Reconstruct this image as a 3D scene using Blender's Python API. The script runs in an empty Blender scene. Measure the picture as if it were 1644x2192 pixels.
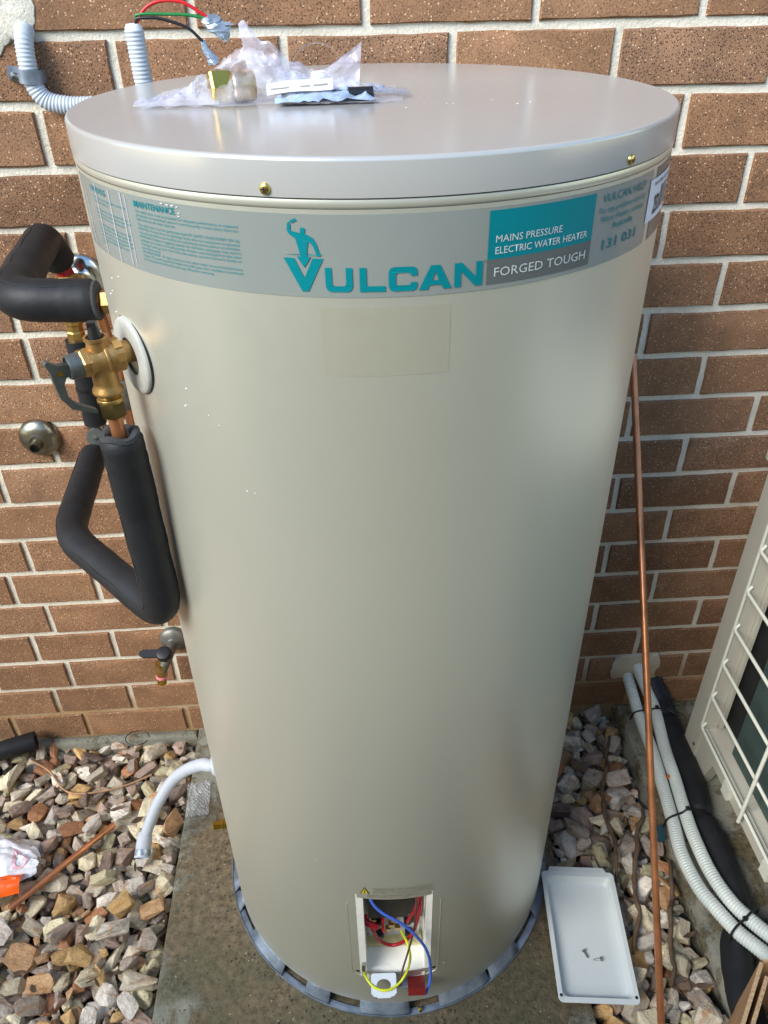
import bpy, bmesh, math, random
import numpy as np
from mathutils import Vector, Matrix, noise
from mathutils.geometry import tessellate_polygon

S = bpy.context.scene
COL = S.collection
R_ = math.radians
random.seed(7)

# ------------------------------------------------------------------ camera, sky, sun, exposure
cd = bpy.data.cameras.new('camera')
cam = bpy.data.objects.new('camera', cd)
COL.objects.link(cam)
cd.sensor_fit = 'VERTICAL'; cd.sensor_height = 24.0; cd.lens = 1671.5 / 2192 * 24.0
cd.clip_start = 0.02; cd.clip_end = 500
cam.matrix_world = Matrix(((0.998, 0.049, -0.0411, 0.148), (-0.0618, 0.5772, -0.8143, -1.2885),
                           (-0.0162, 0.8152, 0.579, 1.5361), (0, 0, 0, 1)))
S.camera = cam
S.render.resolution_x, S.render.resolution_y = 768, 1024

SUN_DIR = Vector((-0.70, -0.58, 0.70)).normalized()
SUN_EL = math.asin(SUN_DIR.z); SUN_ROT = math.atan2(SUN_DIR.x, SUN_DIR.y)
w = bpy.data.worlds.new('World'); S.world = w; w.use_nodes = True
wn = w.node_tree
bg = wn.nodes['Background']
sky = wn.nodes.new('ShaderNodeTexSky'); sky.sky_type = 'NISHITA'; sky.sun_disc = False
sky.sun_elevation = SUN_EL; sky.sun_rotation = SUN_ROT
sky.air_density = 1.5; sky.dust_density = 0.2; sky.ozone_density = 4.0
wn.links.new(sky.outputs[0], bg.inputs['Color']); bg.inputs['Strength'].default_value = 0.15
sl = bpy.data.lights.new('sun', 'SUN'); sun = bpy.data.objects.new('sun', sl); COL.objects.link(sun)
sl.energy = 2.8; sl.angle = R_(32); sl.color = (1.0, 0.955, 0.87)
sun.rotation_euler = (-SUN_DIR).to_track_quat('-Z', 'Y').to_euler()
S.view_settings.view_transform = 'Standard'; S.view_settings.look = 'None'
S.view_settings.exposure = 0.95; S.view_settings.gamma = 1.0; S.view_settings.use_curve_mapping = False
S.cycles.use_denoising = True
S.cycles.max_bounces = 8; S.cycles.transparent_max_bounces = 12

# ------------------------------------------------------------------ material helpers
def lin(r, g, b):
    f = lambda c: (c / 255 / 12.92) if c / 255 <= 0.04045 else ((c / 255 + 0.055) / 1.055) ** 2.4
    return (f(r), f(g), f(b), 1.0)

class NT:
    def __init__(s, name):
        s.m = bpy.data.materials.new(name); s.m.use_nodes = True
        s.t = s.m.node_tree; s.b = s.t.nodes['Principled BSDF']
    def n(s, kind, **kw):
        nd = s.t.nodes.new('ShaderNode' + kind)
        for k, v in kw.items():
            if k.startswith('i_'):
                nd.inputs[k[2:].replace('_', ' ')].default_value = v
            else:
                setattr(nd, k, v)
        return nd
    def l(s, a, b): s.t.links.new(a, b)
    def coord(s, kind='Object', rnd=False):
        c = s.n('TexCoord').outputs[kind]
        if not rnd: return c
        oi = s.n('ObjectInfo')
        mu = s.n('Math', operation='MULTIPLY'); mu.inputs[1].default_value = 57.0; s.l(oi.outputs['Random'], mu.inputs[0])
        ad = s.n('VectorMath', operation='ADD'); s.l(c, ad.inputs[0]); s.l(mu.outputs[0], ad.inputs[1])
        return ad.outputs[0]
    def noise(s, vec, scale, detail=3, rough=0.55, dist=0.0):
        nd = s.n('TexNoise'); nd.inputs['Scale'].default_value = scale; nd.inputs['Detail'].default_value = detail
        nd.inputs['Roughness'].default_value = rough; nd.inputs['Distortion'].default_value = dist
        s.l(vec, nd.inputs['Vector']); return nd.outputs['Fac']
    def ramp(s, fac, stops, interp='LINEAR'):
        nd = s.n('ValToRGB'); cr = nd.color_ramp; cr.interpolation = interp
        while len(cr.elements) < len(stops): cr.elements.new(0.5)
        for e, (p, c) in zip(cr.elements, stops):
            e.position = p; e.color = c if hasattr(c, '__len__') else (c, c, c, 1)
        s.l(fac, nd.inputs[0]); return nd.outputs[0]
    def mix(s, fac, a, b, mode='MIX'):
        nd = s.n('Mix', data_type='RGBA', blend_type=mode)
        for sock, v in ((nd.inputs[0], fac), (nd.inputs[6], a), (nd.inputs[7], b)):
            if hasattr(v, 'is_output') or hasattr(v, 'links'): s.l(v, sock)
            else: sock.default_value = v
        return nd.outputs[2]
    def bump(s, h, strength=0.3, dist=0.002, base=None):
        nd = s.n('Bump'); nd.inputs['Strength'].default_value = strength; nd.inputs['Distance'].default_value = dist
        s.l(h, nd.inputs['Height'])
        if base is not None: s.l(base, nd.inputs['Normal'])
        s.l(nd.outputs[0], s.b.inputs['Normal']); return nd.outputs[0]
    def set(s, **kw):
        for k, v in kw.items():
            k = k.replace('_', ' ')
            if hasattr(v, 'links'): s.l(v, s.b.inputs[k])
            else: s.b.inputs[k].default_value = v
        return s

MATS = {}
def simple(name, col, rough=0.5, metal=0.0, var=0.12, vscale=40, bump=0.0, bscale=400, bdist=0.0006, rnd=False, **kw):
    m = NT(name); v = m.coord('Object', rnd)
    f = m.noise(v, vscale, 4)
    dark = tuple(c * (1 - var) for c in col[:3]) + (1,)
    lite = tuple(min(1, c * (1 + var)) for c in col[:3]) + (1,)
    m.set(Base_Color=m.ramp(f, [(0.3, dark), (0.7, lite)]), Roughness=rough, Metallic=metal)
    m.set(**kw)
    if bump: m.bump(m.noise(v, bscale, 3), bump, bdist)
    MATS[name] = m.m; return m.m

# bricks
def brick_mat():
    m = NT('brick'); v = m.coord('Object', True)
    oi = m.n('ObjectInfo').outputs['Random']
    base = m.ramp(oi, [(0.0, lin(128, 93, 66)), (0.3, lin(148, 108, 77)), (0.55, lin(137, 100, 71)), (0.8, lin(154, 114, 82)), (1.0, lin(143, 107, 80))])
    blot = m.ramp(m.noise(v, 18, 4), [(0.3, 0.78), (0.7, 1.12)])
    c = m.mix(1.0, base, blot, 'MULTIPLY')
    fine = m.ramp(m.noise(v, 420, 2, 0.7), [(0.30, 0.45), (0.48, 1.0), (0.75, 1.18)])
    c = m.mix(1.0, c, fine, 'MULTIPLY')
    vo = m.n('TexVoronoi', feature='F1'); vo.inputs['Scale'].default_value = 215; m.l(v, vo.inputs['Vector'])
    sp = m.ramp(vo.outputs['Distance'], [(0.13, 1.0), (0.27, 0.0)])
    sel = m.n('SeparateColor'); m.l(vo.outputs['Color'], sel.inputs[0])
    pick = m.ramp(sel.outputs[0], [(0.60, 0.0), (0.66, 1.0)])
    pk = m.mix(1.0, sp, pick, 'MULTIPLY')
    c = m.mix(pk, c, lin(226, 192, 154))
    vp = m.n('TexVoronoi', feature='F1'); vp.inputs['Scale'].default_value = 330
    off = m.n('VectorMath', operation='ADD'); off.inputs[1].default_value = (3.3, 7.1, 1.7); m.l(v, off.inputs[0]); m.l(off.outputs[0], vp.inputs['Vector'])
    se2 = m.n('SeparateColor'); m.l(vp.outputs['Color'], se2.inputs[0])
    pit = m.mix(1.0, m.ramp(vp.outputs['Distance'], [(0.2, 1.0), (0.38, 0.0)]), m.ramp(se2.outputs[1], [(0.62, 0.0), (0.68, 1.0)]), 'MULTIPLY')
    c = m.mix(pit, c, lin(52, 34, 24))
    m.set(Base_Color=c, Roughness=m.mix(pk, (0.85,) * 3 + (1,), (0.35,) * 3 + (1,)))
    h = m.mix(pit, m.noise(v, 300, 3, 0.7), (0, 0, 0, 1))
    m.bump(h, 0.8, 0.0018)
    MATS['brick'] = m.m
brick_mat()

def mortar_mat():
    m = NT('mortar'); v = m.coord('Object')
    c = m.ramp(m.noise(v, 14, 5, 0.6), [(0.3, lin(210, 202, 184)), (0.7, lin(236, 230, 214))])
    g = m.ramp(m.noise(v, 260, 3, 0.7), [(0.25, 0.80), (0.5, 1.0)])
    c = m.mix(1.0, c, g, 'MULTIPLY')
    # mortar tinted browner low on the wall, along a noisy edge
    sx = m.n('SeparateXYZ'); m.l(v, sx.inputs[0])
    ad = m.n('Math', operation='ADD'); m.l(sx.outputs[2], ad.inputs[0])
    ns = m.n('Math', operation='MULTIPLY'); ns.inputs[1].default_value = 0.12; m.l(m.noise(v, 9, 3), ns.inputs[0]); m.l(ns.outputs[0], ad.inputs[1])
    st = m.ramp(ad.outputs[0], [(0.12, 1.0), (0.26, 0.0)])
    c = m.mix(st, c, m.mix(1.0, c, lin(196, 168, 132), 'MULTIPLY'))
    m.set(Base_Color=c, Roughness=0.92)
    m.bump(m.noise(v, 220, 5, 0.65), 0.8, 0.003)
    MATS['mortar'] = m.m
mortar_mat()

def paint_mat(name, col, rough, metal=0.0, coat=0.0):
    m = NT(name); v = m.coord('Object')
    f = m.noise(v, 1.2, 2)
    m.set(Base_Color=m.ramp(f, [(0.3, tuple(c * 0.985 for c in col[:3]) + (1,)), (0.7, tuple(c * 1.015 for c in col[:3]) + (1,))]))
    r = m.ramp(m.noise(v, 60, 4), [(0.3, rough * 0.95), (0.7, rough * 1.05)])
    m.set(Roughness=r, Specular_IOR_Level=0.6, Metallic=metal)
    if coat: m.set(Coat_Weight=coat, Coat_Roughness=0.12)
    m.bump(m.noise(v, 2.2, 1), 0.015, 0.004)
    MATS[name] = m.m
TANK = lin(216, 215, 200)
paint_mat('tank_paint', TANK, 0.37, 0.64)
paint_mat('lid_skylit_paint', lin(190, 189, 185), 0.22, 0.30)  # same paint as the tank, skylight put in as a cooler, darker tone
paint_mat('tan_patch_paint', lin(212, 210, 191), 0.39, 0.64)
simple('band_film', lin(152, 159, 154), 0.26, 0.3, var=0.04, vscale=5)
simple('teal_print', lin(0, 122, 130), 0.4, Specular_IOR_Level=0.25, var=0.05, vscale=8)
simple('dark_print', lin(96, 100, 98), 0.25, var=0.04, vscale=8)
simple('pale_print', lin(196, 203, 200), 0.3, var=0.02)
simple('soft_teal_print', lin(30, 128, 134), 0.5, Specular_IOR_Level=0.2, var=0.05)
simple('white_label', lin(228, 230, 236), 0.45, var=0.03)
simple('ink', lin(30, 30, 34), 0.5)
simple('yellow_print', lin(214, 190, 40), 0.4)
simple('warning_print', lin(140, 136, 122), 0.45, var=0.25, vscale=120)
simple('brass', lin(196, 160, 96), 0.32, 0.95, var=0.18, vscale=90, bump=0.15, bscale=500)
simple('bronze_casting', lin(188, 148, 92), 0.42, 0.85, var=0.2, vscale=70, bump=0.35, bscale=700, bdist=0.0007)
simple('dark_brass', lin(92, 78, 46), 0.4, 0.8, var=0.25)
simple('shiny_brass', lin(214, 180, 84), 0.2, 1.0, var=0.1)
simple('copper', lin(206, 138, 96), 0.34, 0.75, var=0.28, vscale=22, bump=0.05)
simple('chrome', lin(190, 190, 186), 0.16, 1.0, var=0.3, vscale=45)
simple('tarnished_chrome', lin(140, 134, 118), 0.28, 0.95, var=0.45, vscale=35, bump=0.1)
simple('grey_metal', lin(120, 118, 112), 0.5, 0.7, var=0.25, vscale=60)
simple('gunmetal', lin(108, 112, 108), 0.40, 0.7, var=0.2, vscale=80)
simple('galvanised', lin(150, 162, 178), 0.38, 0.55, var=0.35, vscale=38, bump=0.08)
simple('black_foam', lin(31, 32, 35), 0.55, var=0.25, vscale=30, bump=0.3, bscale=110, bdist=0.0012, Specular_IOR_Level=0.35)
simple('foam_core', lin(58, 60, 62), 0.95, var=0.25, vscale=300, bump=0.8, bscale=500, bdist=0.001)
simple('black_plastic', lin(26, 26, 28), 0.38, var=0.15)
simple('grey_conduit', lin(186, 194, 202), 0.42, var=0.06, vscale=14)
simple('white_conduit', lin(206, 212, 206), 0.42, var=0.10, vscale=12)
simple('white_hose', lin(184, 188, 196), 0.55, var=0.05, vscale=16)
simple('red_wire', lin(206, 22, 30), 0.35)
simple('dark_red_wire', lin(168, 20, 36), 0.4)
simple('green_wire', lin(22, 120, 58), 0.35)
simple('black_wire', lin(28, 28, 30), 0.35)
simple('blue_wire', lin(74, 112, 214), 0.35)
simple('brown_wire', lin(96, 58, 50), 0.4)
simple('yellow_wire', lin(214, 222, 40), 0.35)
simple('silver_tape', lin(150, 160, 172), 0.3, 0.5, var=0.3, vscale=120)
simple('pink_tape', lin(232, 132, 146), 0.5)
simple('foam_white', lin(246, 245, 236), 0.7, var=0.06, vscale=50, bump=0.2, bscale=120)
simple('cream_seal', lin(214, 202, 150), 0.6, var=0.15, vscale=60)
simple('white_metal', lin(214, 220, 226), 0.4, var=0.05)
simple('red_block', lin(122, 28, 26), 0.45, var=0.15)
simple('tray_paint', lin(208, 214, 213), 0.42, var=0.03, vscale=10)
simple('ac_paint', lin(196, 192, 178), 0.45, var=0.04, vscale=8)
simple('rosette_plastic', lin(170, 170, 162), 0.5, var=0.12, vscale=60)
simple('ac_wire', lin(222, 222, 208), 0.4, var=0.04)
simple('ac_dark', lin(24, 26, 26), 0.8)
simple('cardboard', lin(186, 142, 98), 0.85, var=0.1, vscale=20)
simple('cardboard_edge', lin(196, 164, 126), 0.9, var=0.35, vscale=260, bump=0.8, bscale=260, bdist=0.002)
simple('twig', lin(98, 78, 60), 0.85, var=0.3, vscale=60, bump=0.5, bscale=200, bdist=0.001)
simple('cane', lin(170, 130, 96), 0.7, var=0.3, vscale=40)
simple('orange_plastic', lin(240, 96, 20), 0.35, var=0.08, vscale=30)
simple('pink_print', lin(240, 190, 200), 0.4)
simple('soil', lin(84, 72, 58), 0.95, var=0.35, vscale=14, bump=0.7, bscale=60, bdist=0.01)
simple('moss', lin(78, 84, 42), 0.95, var=0.4, vscale=60, bump=0.8, bscale=140, bdist=0.004)
simple('steel', lin(170, 170, 165), 0.28, 1.0, var=0.15)
simple('teal_scrap', lin(14, 58, 70), 0.5)
simple('gold_screw', lin(206, 184, 110), 0.25, 1.0, var=0.2, vscale=300)
simple('foil_pack', lin(168, 188, 216), 0.3, 0.15, var=0.35, vscale=60)
simple('fence_paint', lin(176, 164, 118), 0.5, var=0.06, vscale=3)
simple('rusty_spot', lin(190, 96, 40), 0.7)

def coil_mat():
    m = NT('coil_fins'); v = m.coord('Object')
    wv = m.n('TexWave', wave_type='BANDS', bands_direction='Y'); wv.inputs['Scale'].default_value = 160; wv.inputs['Distortion'].default_value = 0.5
    m.l(v, wv.inputs['Vector'])
    c = m.ramp(wv.outputs['Fac'], [(0.2, lin(44, 66, 66)), (0.8, lin(98, 124, 120))])
    c = m.mix(1.0, c, m.ramp(m.noise(v, 14, 4), [(0.3, 0.75), (0.7, 1.1)]), 'MULTIPLY')
    m.set(Base_Color=c, Roughness=0.5, Metallic=0.4)
    m.bump(wv.outputs['Fac'], 0.6, 0.002)
    MATS['coil_fins'] = m.m
coil_mat()

def film_mat(name, col, alpha, rough=0.12, bsc=60):
    m = NT(name); v = m.coord('Object')
    m.set(Base_Color=col, Roughness=rough, Specular_IOR_Level=0.9)
    a = m.ramp(m.noise(v, 40, 4), [(0.3, max(0, alpha - 0.15)), (0.7, min(1, alpha + 0.15))])
    m.set(Alpha=a); m.bump(m.noise(v, bsc, 4, 0.6, 0.6), 0.5, 0.004)
    MATS[name] = m.m
film_mat('clear_film', lin(230, 230, 240), 0.22, 0.08, 45)
film_mat('milky_film', lin(206, 206, 222), 0.46, 0.2)
film_mat('blue_film', lin(140, 170, 210), 0.5, 0.15)
film_mat('white_bag', lin(238, 240, 246), 0.94, 0.35)
film_mat('bubble_film', lin(226, 228, 234), 0.34, 0.08, 300)

def concrete_mat(name, base, dirt, moss_amt, cx, cy, dirt_gain=1.0):
    m = NT(name); v = m.coord('Object')
    c = m.ramp(m.noise(v, 10, 5, 0.6), [(0.3, tuple(x * 0.8 for x in base[:3]) + (1,)), (0.7, tuple(min(1, x * 1.12) for x in base[:3]) + (1,))])
    # soil washed across the slab: patches with ragged edges
    ds = m.n('VectorMath', operation='DISTANCE'); ds.inputs[1].default_value = (cx, cy, 0); m.l(v, ds.inputs[0])
    fall = m.ramp(ds.outputs['Value'], [(0.0, 0.2 * dirt_gain), (0.38, 0.17 * dirt_gain), (0.48, 0.02)])
    ad = m.n('Math', operation='ADD'); m.l(m.noise(v, 9.0, 9, 0.72, 0.3), ad.inputs[0]); m.l(fall, ad.inputs[1])
    d = m.ramp(ad.outputs[0], [(0.53, 0.0), (0.60, 1.0)])
    dc = m.ramp(m.noise(v, 70, 5, 0.7), [(0.32, tuple(x * 0.42 for x in dirt[:3]) + (1,)), (0.5, tuple(x for x in dirt[:3]) + (1,)), (0.68, tuple(min(1, x * 1.55) for x in dirt[:3]) + (1,))])
    c = m.mix(d, c, dc)
    g = m.ramp(m.noise(v, 6.0, 8, 0.68), [(0.42, 0.0), (0.56, moss_amt)])
    sy = m.n('SeparateXYZ'); m.l(v, sy.inputs[0])
    my = m.n('MapRange'); my.inputs[1].default_value = -0.36; my.inputs[2].default_value = -0.60; m.l(sy.outputs[1], my.inputs[0])
    g = m.mix(1.0, g, my.outputs[0], 'MULTIPLY')
    c = m.mix(g, c, m.ramp(m.noise(v, 90, 4, .7), [(.3, lin(58, 56, 38)), (.7, lin(108, 104, 78))]))
    vo = m.n('TexVoronoi'); vo.inputs['Scale'].default_value = 150; m.l(v, vo.inputs['Vector'])
    se = m.n('SeparateColor'); m.l(vo.outputs['Color'], se.inputs[0])
    grit = m.mix(1.0, m.ramp(vo.outputs['Distance'], [(0.12, 1.0), (0.22, 0.0)]), m.ramp(se.outputs[0], [(0.9, 0.0), (0.92, 1.0)]), 'MULTIPLY')
    c = m.mix(grit, c, lin(182, 172, 150))
    grd = m.mix(1.0, m.ramp(vo.outputs['Distance'], [(0.16, 1.0), (0.3, 0.0)]), m.ramp(se.outputs[1], [(0.88, 0.0), (0.9, 1.0)]), 'MULTIPLY')
    c = m.mix(grd, c, lin(50, 42, 32))
    m.set(Base_Color=c, Roughness=0.9)
    h = m.mix(0.5, m.noise(v, 120, 5, 0.7), d, 'ADD')
    m.bump(h, 0.8, 0.005)
    MATS[name] = m.m
concrete_mat('slab_concrete', lin(132, 131, 117), lin(108, 94, 72), 0.8, 0.19, -0.42, 1.25)
concrete_mat('pad_concrete', lin(150, 148, 134), lin(104, 94, 70), 0.35, 1.1, -.3, 0.35)

concrete_mat('path_concrete', lin(206, 190, 146), lin(184, 164, 122), 0.1, 0, -2.5, 0.2)

def stone_mat(name, attr):
    m = NT(name); v = m.coord('Object', not attr); k = 1.0 if attr else 0.026
    if attr:
        t = m.n('Attribute', attribute_name='tint').outputs['Color']
    else:
        t = m.n('ObjectInfo').outputs['Color']
    c = m.mix(1.0, t, m.ramp(m.noise(v, 55 * k, 5, 0.65), [(0.30, 0.55), (0.45, 0.98), (0.72, 1.35)]), 'MULTIPLY')
    stain = m.ramp(m.noise(v, 28 * k, 4, 0.6, 0.8), [(0.56, 0.0), (0.68, 0.75)])
    c = m.mix(stain, c, lin(176, 126, 72))
    pale = m.ramp(m.noise(v, 42 * k, 5, 0.7, 1.2), [(0.60, 0.0), (0.70, 0.6)])
    c = m.mix(pale, c, lin(206, 196, 180))
    dust = m.ramp(m.noise(v, 380 * k, 3, 0.7), [(0.3, 0.8), (0.6, 1.05)])
    c = m.mix(1.0, c, dust, 'MULTIPLY')
    m.set(Base_Color=c, Roughness=0.82, Specular_IOR_Level=0.3)
    bv = m.n('Bevel', samples=3); bv.inputs['Radius'].default_value = 0.0022
    m.bump(m.noise(v, 120 * k, 5, 0.65), 1.0, 0.005, bv.outputs[0])
    MATS[name] = m.m
stone_mat('stone', False); stone_mat('stone_mass', True)

# ------------------------------------------------------------------ mesh helpers
class MB:
    def __init__(s): s.v = []; s.f = []; s.mi = []
    def add(s, vs, fs, mi=0):
        o = len(s.v); s.v += [tuple(p) for p in vs]; s.f += [tuple(i + o for i in f) for f in fs]; s.mi += [mi] * len(fs); return s
    def box(s, c, d, M=None, mi=0):
        x, y, z = d[0] / 2, d[1] / 2, d[2] / 2
        vs = [Vector((a * x, b * y, e * z)) + Vector(c) for a in (-1, 1) for b in (-1, 1) for e in (-1, 1)]
        if M is not None: vs = [M @ p for p in vs]
        return s.add(vs, [(0, 1, 3, 2), (4, 6, 7, 5), (0, 4, 5, 1), (2, 3, 7, 6), (0, 2, 6, 4), (1, 5, 7, 3)], mi)
    def loft(s, rings, caps=(True, True), mi=0, closed=True):
        n = len(rings[0]); vs = [p for r in rings for p in r]; fs = []
        for i in range(len(rings) - 1):
            for j in range(n if closed else n - 1):
                k = (j + 1) % n
                fs.append((i * n + j, i * n + k, (i + 1) * n + k, (i + 1) * n + j))
        if caps[0]: fs.append(tuple(range(n - 1, -1, -1)))
        if caps[1]: fs.append(tuple((len(rings) - 1) * n + j for j in range(n)))
        return s.add(vs, fs, mi)
    def lathe(s, prof, M=Matrix(), seg=28, caps=(True, True), mi=0, a0=0.0):
        rings = []
        for r, z in prof:
            rings.append([M @ Vector((r * math.cos(a0 + 2 * math.pi * j / seg), r * math.sin(a0 + 2 * math.pi * j / seg), z)) for j in range(seg)])
        return s.loft(rings, caps, mi)
    def tube(s, path, r, seg=14, caps=(True, True), mi=0):
        P = [Vector(p) for p in path]; n = len(P)
        rf = r if callable(r) else (lambda i, t: r)
        T = [(P[min(i + 1, n - 1)] - P[max(i - 1, 0)]).normalized() for i in range(n)]
        up = Vector((0, 0, 1)) if abs(T[0].z) < 0.9 else Vector((0, 1, 0))
        N = (up - T[0] * up.dot(T[0])).normalized(); rings = []
        for i in range(n):
            if i:
                ax = T[i - 1].cross(T[i])
                if ax.length > 1e-9: N = Matrix.Rotation(T[i - 1].angle(T[i]), 3, ax.normalized()) @ N
                N = (N - T[i] * N.dot(T[i])).normalized()
            B = T[i].cross(N); rr = rf(i, i / max(1, n - 1))
            rings.append([P[i] + (N * math.cos(2 * math.pi * j / seg) + B * math.sin(2 * math.pi * j / seg)) * rr for j in range(seg)])
        return s.loft(rings, caps, mi)
    def prism(s, poly, M, t, mi=0):
        n = len(poly)
        a = [M @ Vector((x, y, -t / 2)) for x, y in poly]; b = [M @ Vector((x, y, t / 2)) for x, y in poly]
        tr = tessellate_polygon([[Vector((x, y, 0)) for x, y in poly]])
        fs = [tuple(f) for f in tr] + [tuple(n + i for i in reversed(f)) for f in tr]
        fs += [(i, (i + 1) % n, n + (i + 1) % n, n + i) for i in range(n)]
        return s.add(a + b, fs, mi)
    def mesh(s, name, smooth=None):
        me = bpy.data.meshes.new(name); me.from_pydata(s.v, [], s.f)
        bm = bmesh.new(); bm.from_mesh(me); bmesh.ops.recalc_face_normals(bm, faces=bm.faces); bm.to_mesh(me); bm.free()
        if smooth is not None:
            me.polygons.foreach_set('use_smooth', [True] * len(me.polygons))
            me.set_sharp_from_angle(angle=R_(smooth))
        return me
    def build(s, name, mats, parent=None, smooth=35, label=None):
        me = s.mesh(name, smooth)
        mats = mats if isinstance(mats, (list, tuple)) else [mats]
        for m in mats: me.materials.append(MATS[m])
        if len(mats) > 1: me.polygons.foreach_set('material_index', s.mi)
        return link(name, me, parent, label)

def link(name, me, parent=None, label=None):
    o = bpy.data.objects.new(name, me); COL.objects.link(o)
    if parent is not None:
        o.parent = parent
        pw = WORLD.get(parent.name, Matrix())
        o.matrix_parent_inverse = pw.inverted()
        WORLD[o.name] = Matrix()
    if label: o['label'] = label
    return o
WORLD = {}
def thing(name, label, cat, loc=(0, 0, 0), group=None):
    o = bpy.data.objects.new(name, None); COL.objects.link(o); o.location = loc; o.empty_display_size = 0.02
    WORLD[o.name] = Matrix.Translation(loc)
    return tag(o, label, cat, group)
def tag(o, label=None, cat=None, group=None, kind=None):
    if label: o['label'] = label
    if cat: o['category'] = cat
    if group: o['group'] = group
    if kind: o['kind'] = kind
    return o
def frame(o, ax, up=(0, 0, 1)):
    z = Vector(ax).normalized(); u = Vector(up)
    if abs(z.dot(u)) > 0.95: u = Vector((0, 1, 0))
    x = u.cross(z).normalized(); y = z.cross(x)
    return Matrix(((x.x, y.x, z.x, o[0]), (x.y, y.y, z.y, o[1]), (x.z, y.z, z.z, o[2]), (0, 0, 0, 1)))
def smooth_path(pts, step=0.004):
    P = [Vector(p) for p in pts]; out = []
    Q = [P[0] * 2 - P[1]] + P + [P[-1] * 2 - P[-2]]
    for i in range(1, len(Q) - 2):
        a, b, c, d = Q[i - 1], Q[i], Q[i + 1], Q[i + 2]
        n = max(2, int((c - b).length / step))
        for k in range(n):
            t = k / n
            out.append(0.5 * ((2 * b) + (c - a) * t + (2 * a - 5 * b + 4 * c - d) * t * t + (3 * b - a - 3 * c + d) * t ** 3))
    out.append(P[-1]); return out
def fillet(pts, rad, n=8):
    P = [Vector(p) for p in pts]; out = [P[0]]
    for i in range(1, len(P) - 1):
        a = (P[i - 1] - P[i]); b = (P[i + 1] - P[i]); r = min(rad, a.length * 0.49, b.length * 0.49)
        s, e = P[i] + a.normalized() * r, P[i] + b.normalized() * r
        for k in range(n + 1):
            t = k / n; out.append(s * (1 - t) ** 2 + P[i] * 2 * t * (1 - t) + e * t * t)
    out.append(P[-1]); return out
def resample(path, step):
    P = [Vector(p) for p in path]; L = [0]
    for a, b in zip(P, P[1:]): L.append(L[-1] + (b - a).length)
    n = max(2, int(L[-1] / step)); out = []; j = 0
    for k in range(n + 1):
        d = L[-1] * k / n
        while j < len(P) - 2 and L[j + 1] < d: j += 1
        t = (d - L[j]) / max(1e-9, L[j + 1] - L[j]); out.append(P[j].lerp(P[j + 1], min(1, max(0, t))))
    return out, L[-1]
def corrugated(mb, path, r, pitch=0.0045, depth=0.09, seg=18, sub=5, caps=(True, True), mi=0):
    P, L = resample(path, pitch / sub)
    def rf(i, t):
        ph = (i % sub) / sub
        return r * (1 - depth * (0.5 + 0.5 * math.cos(2 * math.pi * ph)) ** 1.5)
    return mb.tube(P, rf, seg, caps, mi)

# ------------------------------------------------------------------ ground, slab, pad
g = MB(); g.box((0, 0, -0.16), (80, 80, 0.08)); tag(g.build('ground', 'soil', smooth=None), kind='structure')
SLAB = (-0.253, 0.535)
def rounded_slab(x0, x1, y0, y1, z0, z1, b=0.006, jit=0.002):
    # chamfered block, edges gently chipped
    mb = MB(); n = 40; rings = []
    def ring(ins, z):
        pts = []
        cs = [(x0 + ins, y0 + ins), (x1 - ins, y0 + ins), (x1 - ins, y1 - ins), (x0 + ins, y1 - ins)]
        for a, c in zip(cs, cs[1:] + cs[:1]):
            for k in range(n):
                t = k / n; x = a[0] + (c[0] - a[0]) * t; y = a[1] + (c[1] - a[1]) * t
                q = noise.noise(Vector((x * 30, y * 30, z * 10))) * jit
                pts.append(Vector((x + q, y + q, z)))
        return pts
    rings = [ring(0, z0), ring(0, z1 - b), ring(b * 0.35, z1 - b * 0.3), ring(b, z1)]
    return mb.loft(rings)
tag(rounded_slab(SLAB[0], SLAB[1], -1.29, -0.001, -0.12, 0.0).build('concrete_slab', 'slab_concrete'), kind='structure')
tag(rounded_slab(-3.5, 3.5, -2.09, -1.30, -0.12, -0.002).build('reflector_path', 'path_concrete'), kind='structure')  # added unseen paving behind the camera, bright tan for the tank to reflect
tag(rounded_slab(0.782, 2.2, -1.29, -0.001, -0.12, 0.0, 0.014, 0.004).build('equipment_pad', 'pad_concrete'), kind='structure')

tag(rounded_slab(-2.2, -0.256, -0.024, -0.001, -0.12, -0.006).build('wall_footing', 'slab_concrete'), kind='structure')
# added unseen fence behind the camera: shades the scene, tints the tank's reflections
fence = thing('shading_fence', 'olive tan ribbed steel fence, unseen, added behind the camera for shade and reflections', 'fence', (0, -2.12, 0))
FP = MB(); q_ = []
for i in range(61):
    x_ = -3.0 + .1 * i; q_ += [(x_, -2.12), (x_ + .055, -2.12), (x_ + .065, -2.095), (x_ + .09, -2.095)]
FP.loft([[Vector((x_, y_, -.1)) for x_, y_ in q_], [Vector((x_, y_, 1.80)) for x_, y_ in q_]], (False, False), closed=False); FP.build('sheeting', 'fence_paint', fence, None)
MB().box((0.05, -2.11, 1.82), (6.2, .05, .04)).build('top_rail', 'fence_paint', fence, None)

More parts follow.
